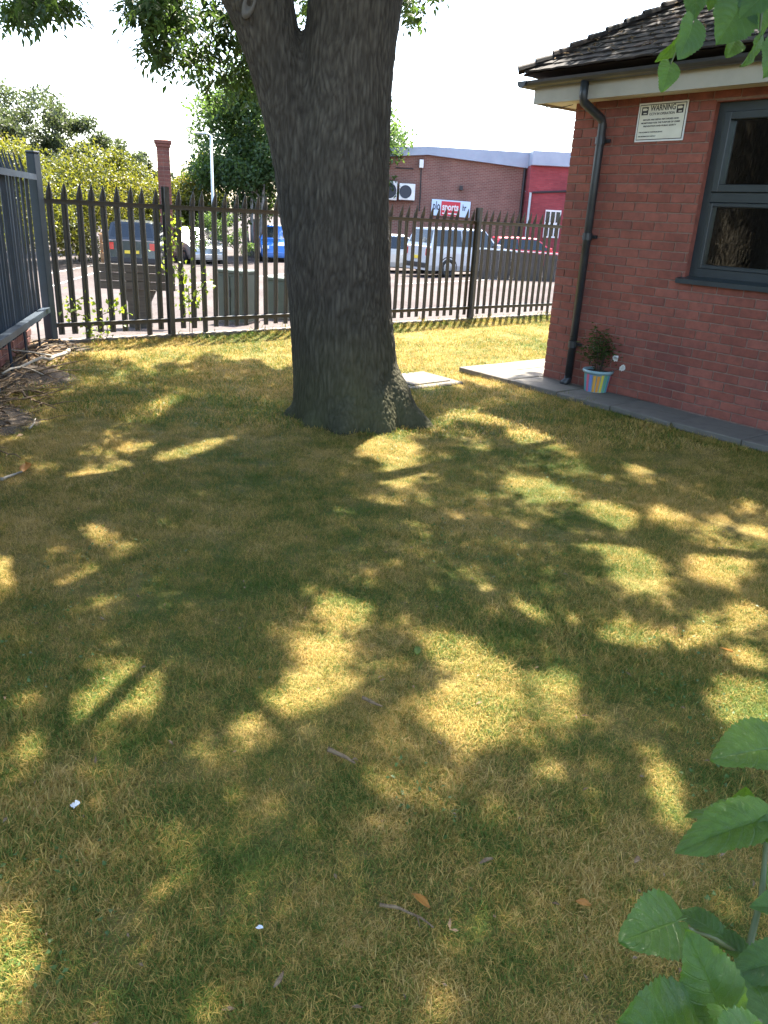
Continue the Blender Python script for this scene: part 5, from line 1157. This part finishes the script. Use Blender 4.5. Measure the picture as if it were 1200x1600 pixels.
for i, (px, D, ty, hwx, lab) in enumerate([(395, 43, 92, 92, 'large dark green tree with pale stems behind the blue car'), (545, 44.5, 130, 88, 'dark green tree mostly hidden behind the ash trunk')]):
    b0, h, rad = veg(px, D, ty, hwx)
    foliage_tree('broadleaf_tree', lab, 'tree', b0, h, rad, h*.58, h*.43, 26000, .23, M['darkleaf'], 'birchbark', .1, 60+i, 70, stems=3, rough=.3, group='dark trees beyond the car park')
b0, h, rad = veg(345, 36.8, 330, 60); foliage_tree('hedge_shrub', 'low dark bush under the large dark tree', 'shrub', b0, h, rad*.9, h*.5, h*.5, 4000, .1, M['darkleaf'], seed=71, nb=22, tr=.04)
# trees left of the lawn, seen mirrored in the window
for i, (x, y, h, rad, lab) in enumerate([(-11.5, 1.5, 7., 2.6, 'tree beyond the blue grey fence, mirrored in the window'), (-12.5, -4., 8.5, 3., 'second tree beyond the blue grey fence, mirrored in the lower pane'), (-10.5, 5.2, 5.5, 1.8, 'young tree beyond the blue grey fence')]):
    foliage_tree('broadleaf_tree', lab, 'tree', (x, y, -.05), h, rad, h*.55, h*.45, 9000, .12, M['weedleaf'], seed=80+i, nb=40, rough=.24, group='trees beside the lawn')

# ------------------------------------------------------------------ broad leaves near the camera
def big_leaf_mesh(seed, cord=.16, teeth=15):
    r_ = np.random.default_rng(seed); ns, ntt = 61, 13; v = []; ve = []
    bend = r_.uniform(.06, .2); asym = r_.uniform(-.05, .05); tw_ = r_.uniform(-.25, .25)
    for i in range(ns):
        s_ = i/(ns-1)
        wd = (math.sin(math.pi*min(1, s_**.62*.985 + .015))**.78)*.46*(1 - .1*s_)
        for j in range(ntt):
            t_ = (j/(ntt-1))*2-1; at = abs(t_)
            edge = 1 + (.09*(abs(((s_*teeth) % 1)-.5)*2 - .5) if at > .92 else 0)
            x = t_*wd*edge*(1 + asym*t_); y = s_ - cord*at**1.4*max(0, 1-s_*2.6)**1.5*1.6 + at*.10*(1-s_)*s_
            ph = (s_ - at*.30)*7.; pl = (1-abs(((ph % 1)-.5)*2)); vn = max(0, 1 - abs((ph % 1)-.5)/.07) if .06 < at < .95 else 0.
            if at < .05: vn = 1.
            z_ = .16*at*wd - bend*s_**2 + .05*pl*min(1, at*3)*(1-at*.5)*wd*2 + .045*math.sin(s_*6+seed)*at**1.5 + .02*math.sin(s_*15+seed*2)*at**2 + tw_*x*s_*.5
            v.append((x, y, z_)); ve.append((s_, at))
    f = [(i*ntt+j, i*ntt+j+1, (i+1)*ntt+j+1, (i+1)*ntt+j) for i in range(ns-1) for j in range(ntt-1)]
    b0 = len(v)
    for k, yy in enumerate((-.26, -.12, .03)):                       # leaf stalk
        for a in range(5): v.append((.011*math.cos(a*1.2566), yy, .011*math.sin(a*1.2566) - .012 - .1*max(0, -yy)**1.2)); ve.append((0., 0.))
    for k in range(2):
        for a in range(5): f.append((b0+k*5+a, b0+k*5+(a+1) % 5, b0+k*5+5+(a+1) % 5, b0+k*5+5+a))
    me = mesh('leaf', v, f, M['bigleaf'], True); 
    for q, nm in enumerate(('leaf_s', 'leaf_t')): me.attributes.new(nm, 'FLOAT', 'POINT').data.foreach_set('value', np.array([a[q] for a in ve], np.float32))
    return me
BL = [big_leaf_mesh(200+i) for i in range(6)]
def cam_pt(px, py, zc): return ray(px, py)/F*zc + np.array([0, 0, H])
def place_leaf(root, base, tip, up, wfac, k, origin):
    ey = tip - base; L_ = np.linalg.norm(ey); ey = ey/L_; up = np.array(up, float); ex = np.cross(ey, up); ex /= np.linalg.norm(ex); ez = np.cross(ex, ey)
    o = obj('leaf', BL[k % 6], root, mat4=frame(base - origin, ex*L_*wfac, ey*L_, ez*L_)); return o
org = np.array([.62, .42, 0.]); shrub = empty('leafy_shrub', org, 'leafy green shrub with broad veined leaves reaching over the lawn', 'shrub')
LV = [ # base px,py,depth  tip px,py,depth  up  width
 ((1222,1168,.80),(1112,1176,.78),(0,-.3,1),1.05,0), ((1186,1282,.80),(1058,1318,.76),(0,-.3,1),.62,1), ((1170,1272,.82),(1062,1268,.84),(0,.25,1),.72,2), ((1160,1280,.86),(1166,1232,.84),(-.3,-.5,.8),1.1,3),
 ((1252,1306,.80),(1172,1300,.78),(0,-.2,1),.9,4), ((1240,1420,.78),(1180,1410,.76),(0,-.4,1),.9,5), ((1056,1440,.72),(976,1468,.68),(.1,-.6,1),1.08,0), ((1112,1452,.74),(1046,1410,.77),(.2,-.3,1),.86,1),
 ((1160,1492,.76),(1098,1440,.78),(.3,-.2,1),.95,2), ((1126,1578,.66),(1078,1452,.66),(.1,-.9,.55),1.0,3), ((1086,1622,.64),(972,1592,.60),(0,-.5,1),1.1,4), ((1206,1600,.70),(1168,1488,.74),(.1,-.8,.6),1.25,5),
 ((1140,1586,.64),(1182,1672,.58),(0,-.7,.8),1.0,0), ((1230,1500,.74),(1140,1520,.72),(0,-.4,1),.8,1), ((1215,1385,.84),(1250,1330,.86),(0,-.4,1),1.,2), ((1190,1640,.62),(1120,1660,.58),(0,-.5,1),1.2,3)]
for bp, tp, up, wf, k in LV: place_leaf(shrub, cam_pt(*bp), cam_pt(*bp) + (cam_pt(*tp) - cam_pt(*bp))*.94, up, wf*.9, k, org)
m_ = MB(); stems_ = [[org, cam_pt(1260, 1700, .72), cam_pt(1215, 1600, .72), cam_pt(1165, 1500, .77), cam_pt(1190, 1400, .8), cam_pt(1200, 1285, .82), cam_pt(1240, 1165, .83)], [cam_pt(1215, 1600, .72), cam_pt(1140, 1590, .67), cam_pt(1100, 1640, .64)], [cam_pt(1165, 1500, .77), cam_pt(1115, 1465, .75), cam_pt(1060, 1445, .73)], [cam_pt(1190, 1400, .8), cam_pt(1250, 1420, .8)], [cam_pt(1200, 1285, .82), cam_pt(1255, 1306, .81)]]
for s_ in stems_: m_.tube([np.array(q) - org for q in s_], list(np.linspace(.006 if len(s_) > 4 else .0028, .0018, len(s_))), 7)
m_.build('stem', M['weedstem'] if 'weedstem' in M else M['bark2'], shrub, True)
org2 = cam_pt(1290, -160, 2.2); br2 = empty('overhanging_branch', org2, 'thin branch with heart shaped leaves hanging in front of the tiled roof', 'branch')
LV2 = [((1046,102,2.0),(1036,146,1.98),(.1,-1,.2),.95,0),((1082,38,2.0),(1066,96,1.97),(.4,-.9,.2),1.0,1),((1090,-22,2.05),(1083,36,2.0),(-.5,-.8,.2),.62,2),((1156,10,2.1),(1122,72,2.05),(.2,-.9,.3),1.1,3),((1186,62,2.05),(1160,112,2.),(.8,-.4,.2),.5,4),((1170,-8,2.1),(1204,58,2.1),(.1,-.9,.3),1.05,5),
       ((1150,60,2.15),(1140,88,2.1),(.3,-.8,.3),.9,0),((1062,60,2.05),(1028,104,2.02),(.9,-.3,.3),.5,1),((1120,-40,2.1),(1108,24,2.1),(.1,-.9,.2),1.,2),((1196,-10,2.),(1150,30,2.),(0,-.8,.5),1.,3),((1215,70,2.),(1194,128,1.98),(.2,-.9,.2),1.,4)]
for bp, tp, up, wf, k in LV2: place_leaf(br2, cam_pt(*bp), cam_pt(*bp) + (cam_pt(*tp) - cam_pt(*bp))*.84, up, wf*.95, k, org2)
m_ = MB()
for s_ in [[org2, cam_pt(1215, -60, 2.1), cam_pt(1160, -20, 2.1), cam_pt(1100, -10, 2.05), cam_pt(1078, 35, 2.02), cam_pt(1048, 100, 2.0)], [cam_pt(1215, -60, 2.1), cam_pt(1190, 20, 2.08), cam_pt(1186, 62, 2.05)], [cam_pt(1160, -20, 2.1), cam_pt(1154, 12, 2.1), cam_pt(1150, 60, 2.12)]]: m_.tube([np.array(q) - org2 for q in s_], list(np.linspace(.006, .002, len(s_))), 6)
m_.build('twig', M['weedstem'], br2, True)

HAZE = 0.0
if HAZE:
    mt = bpy.data.materials.new('haze_air'); mt.use_nodes = True; t = mt.node_tree; t.nodes.clear(); o = t.nodes.new('ShaderNodeOutputMaterial')
    pv = t.nodes.new('ShaderNodeVolumePrincipled'); pv.inputs['Color'].default_value = (.9, .95, 1, 1); pv.inputs['Density'].default_value = HAZE; pv.inputs['Anisotropy'].default_value = .65
    t.links.new(pv.outputs[0], o.inputs['Volume'])
    o = MB().box((-1520, -1520, -2.6), (1520, 1520, 13)).build('haze', mt); o['kind'] = 'stuff'
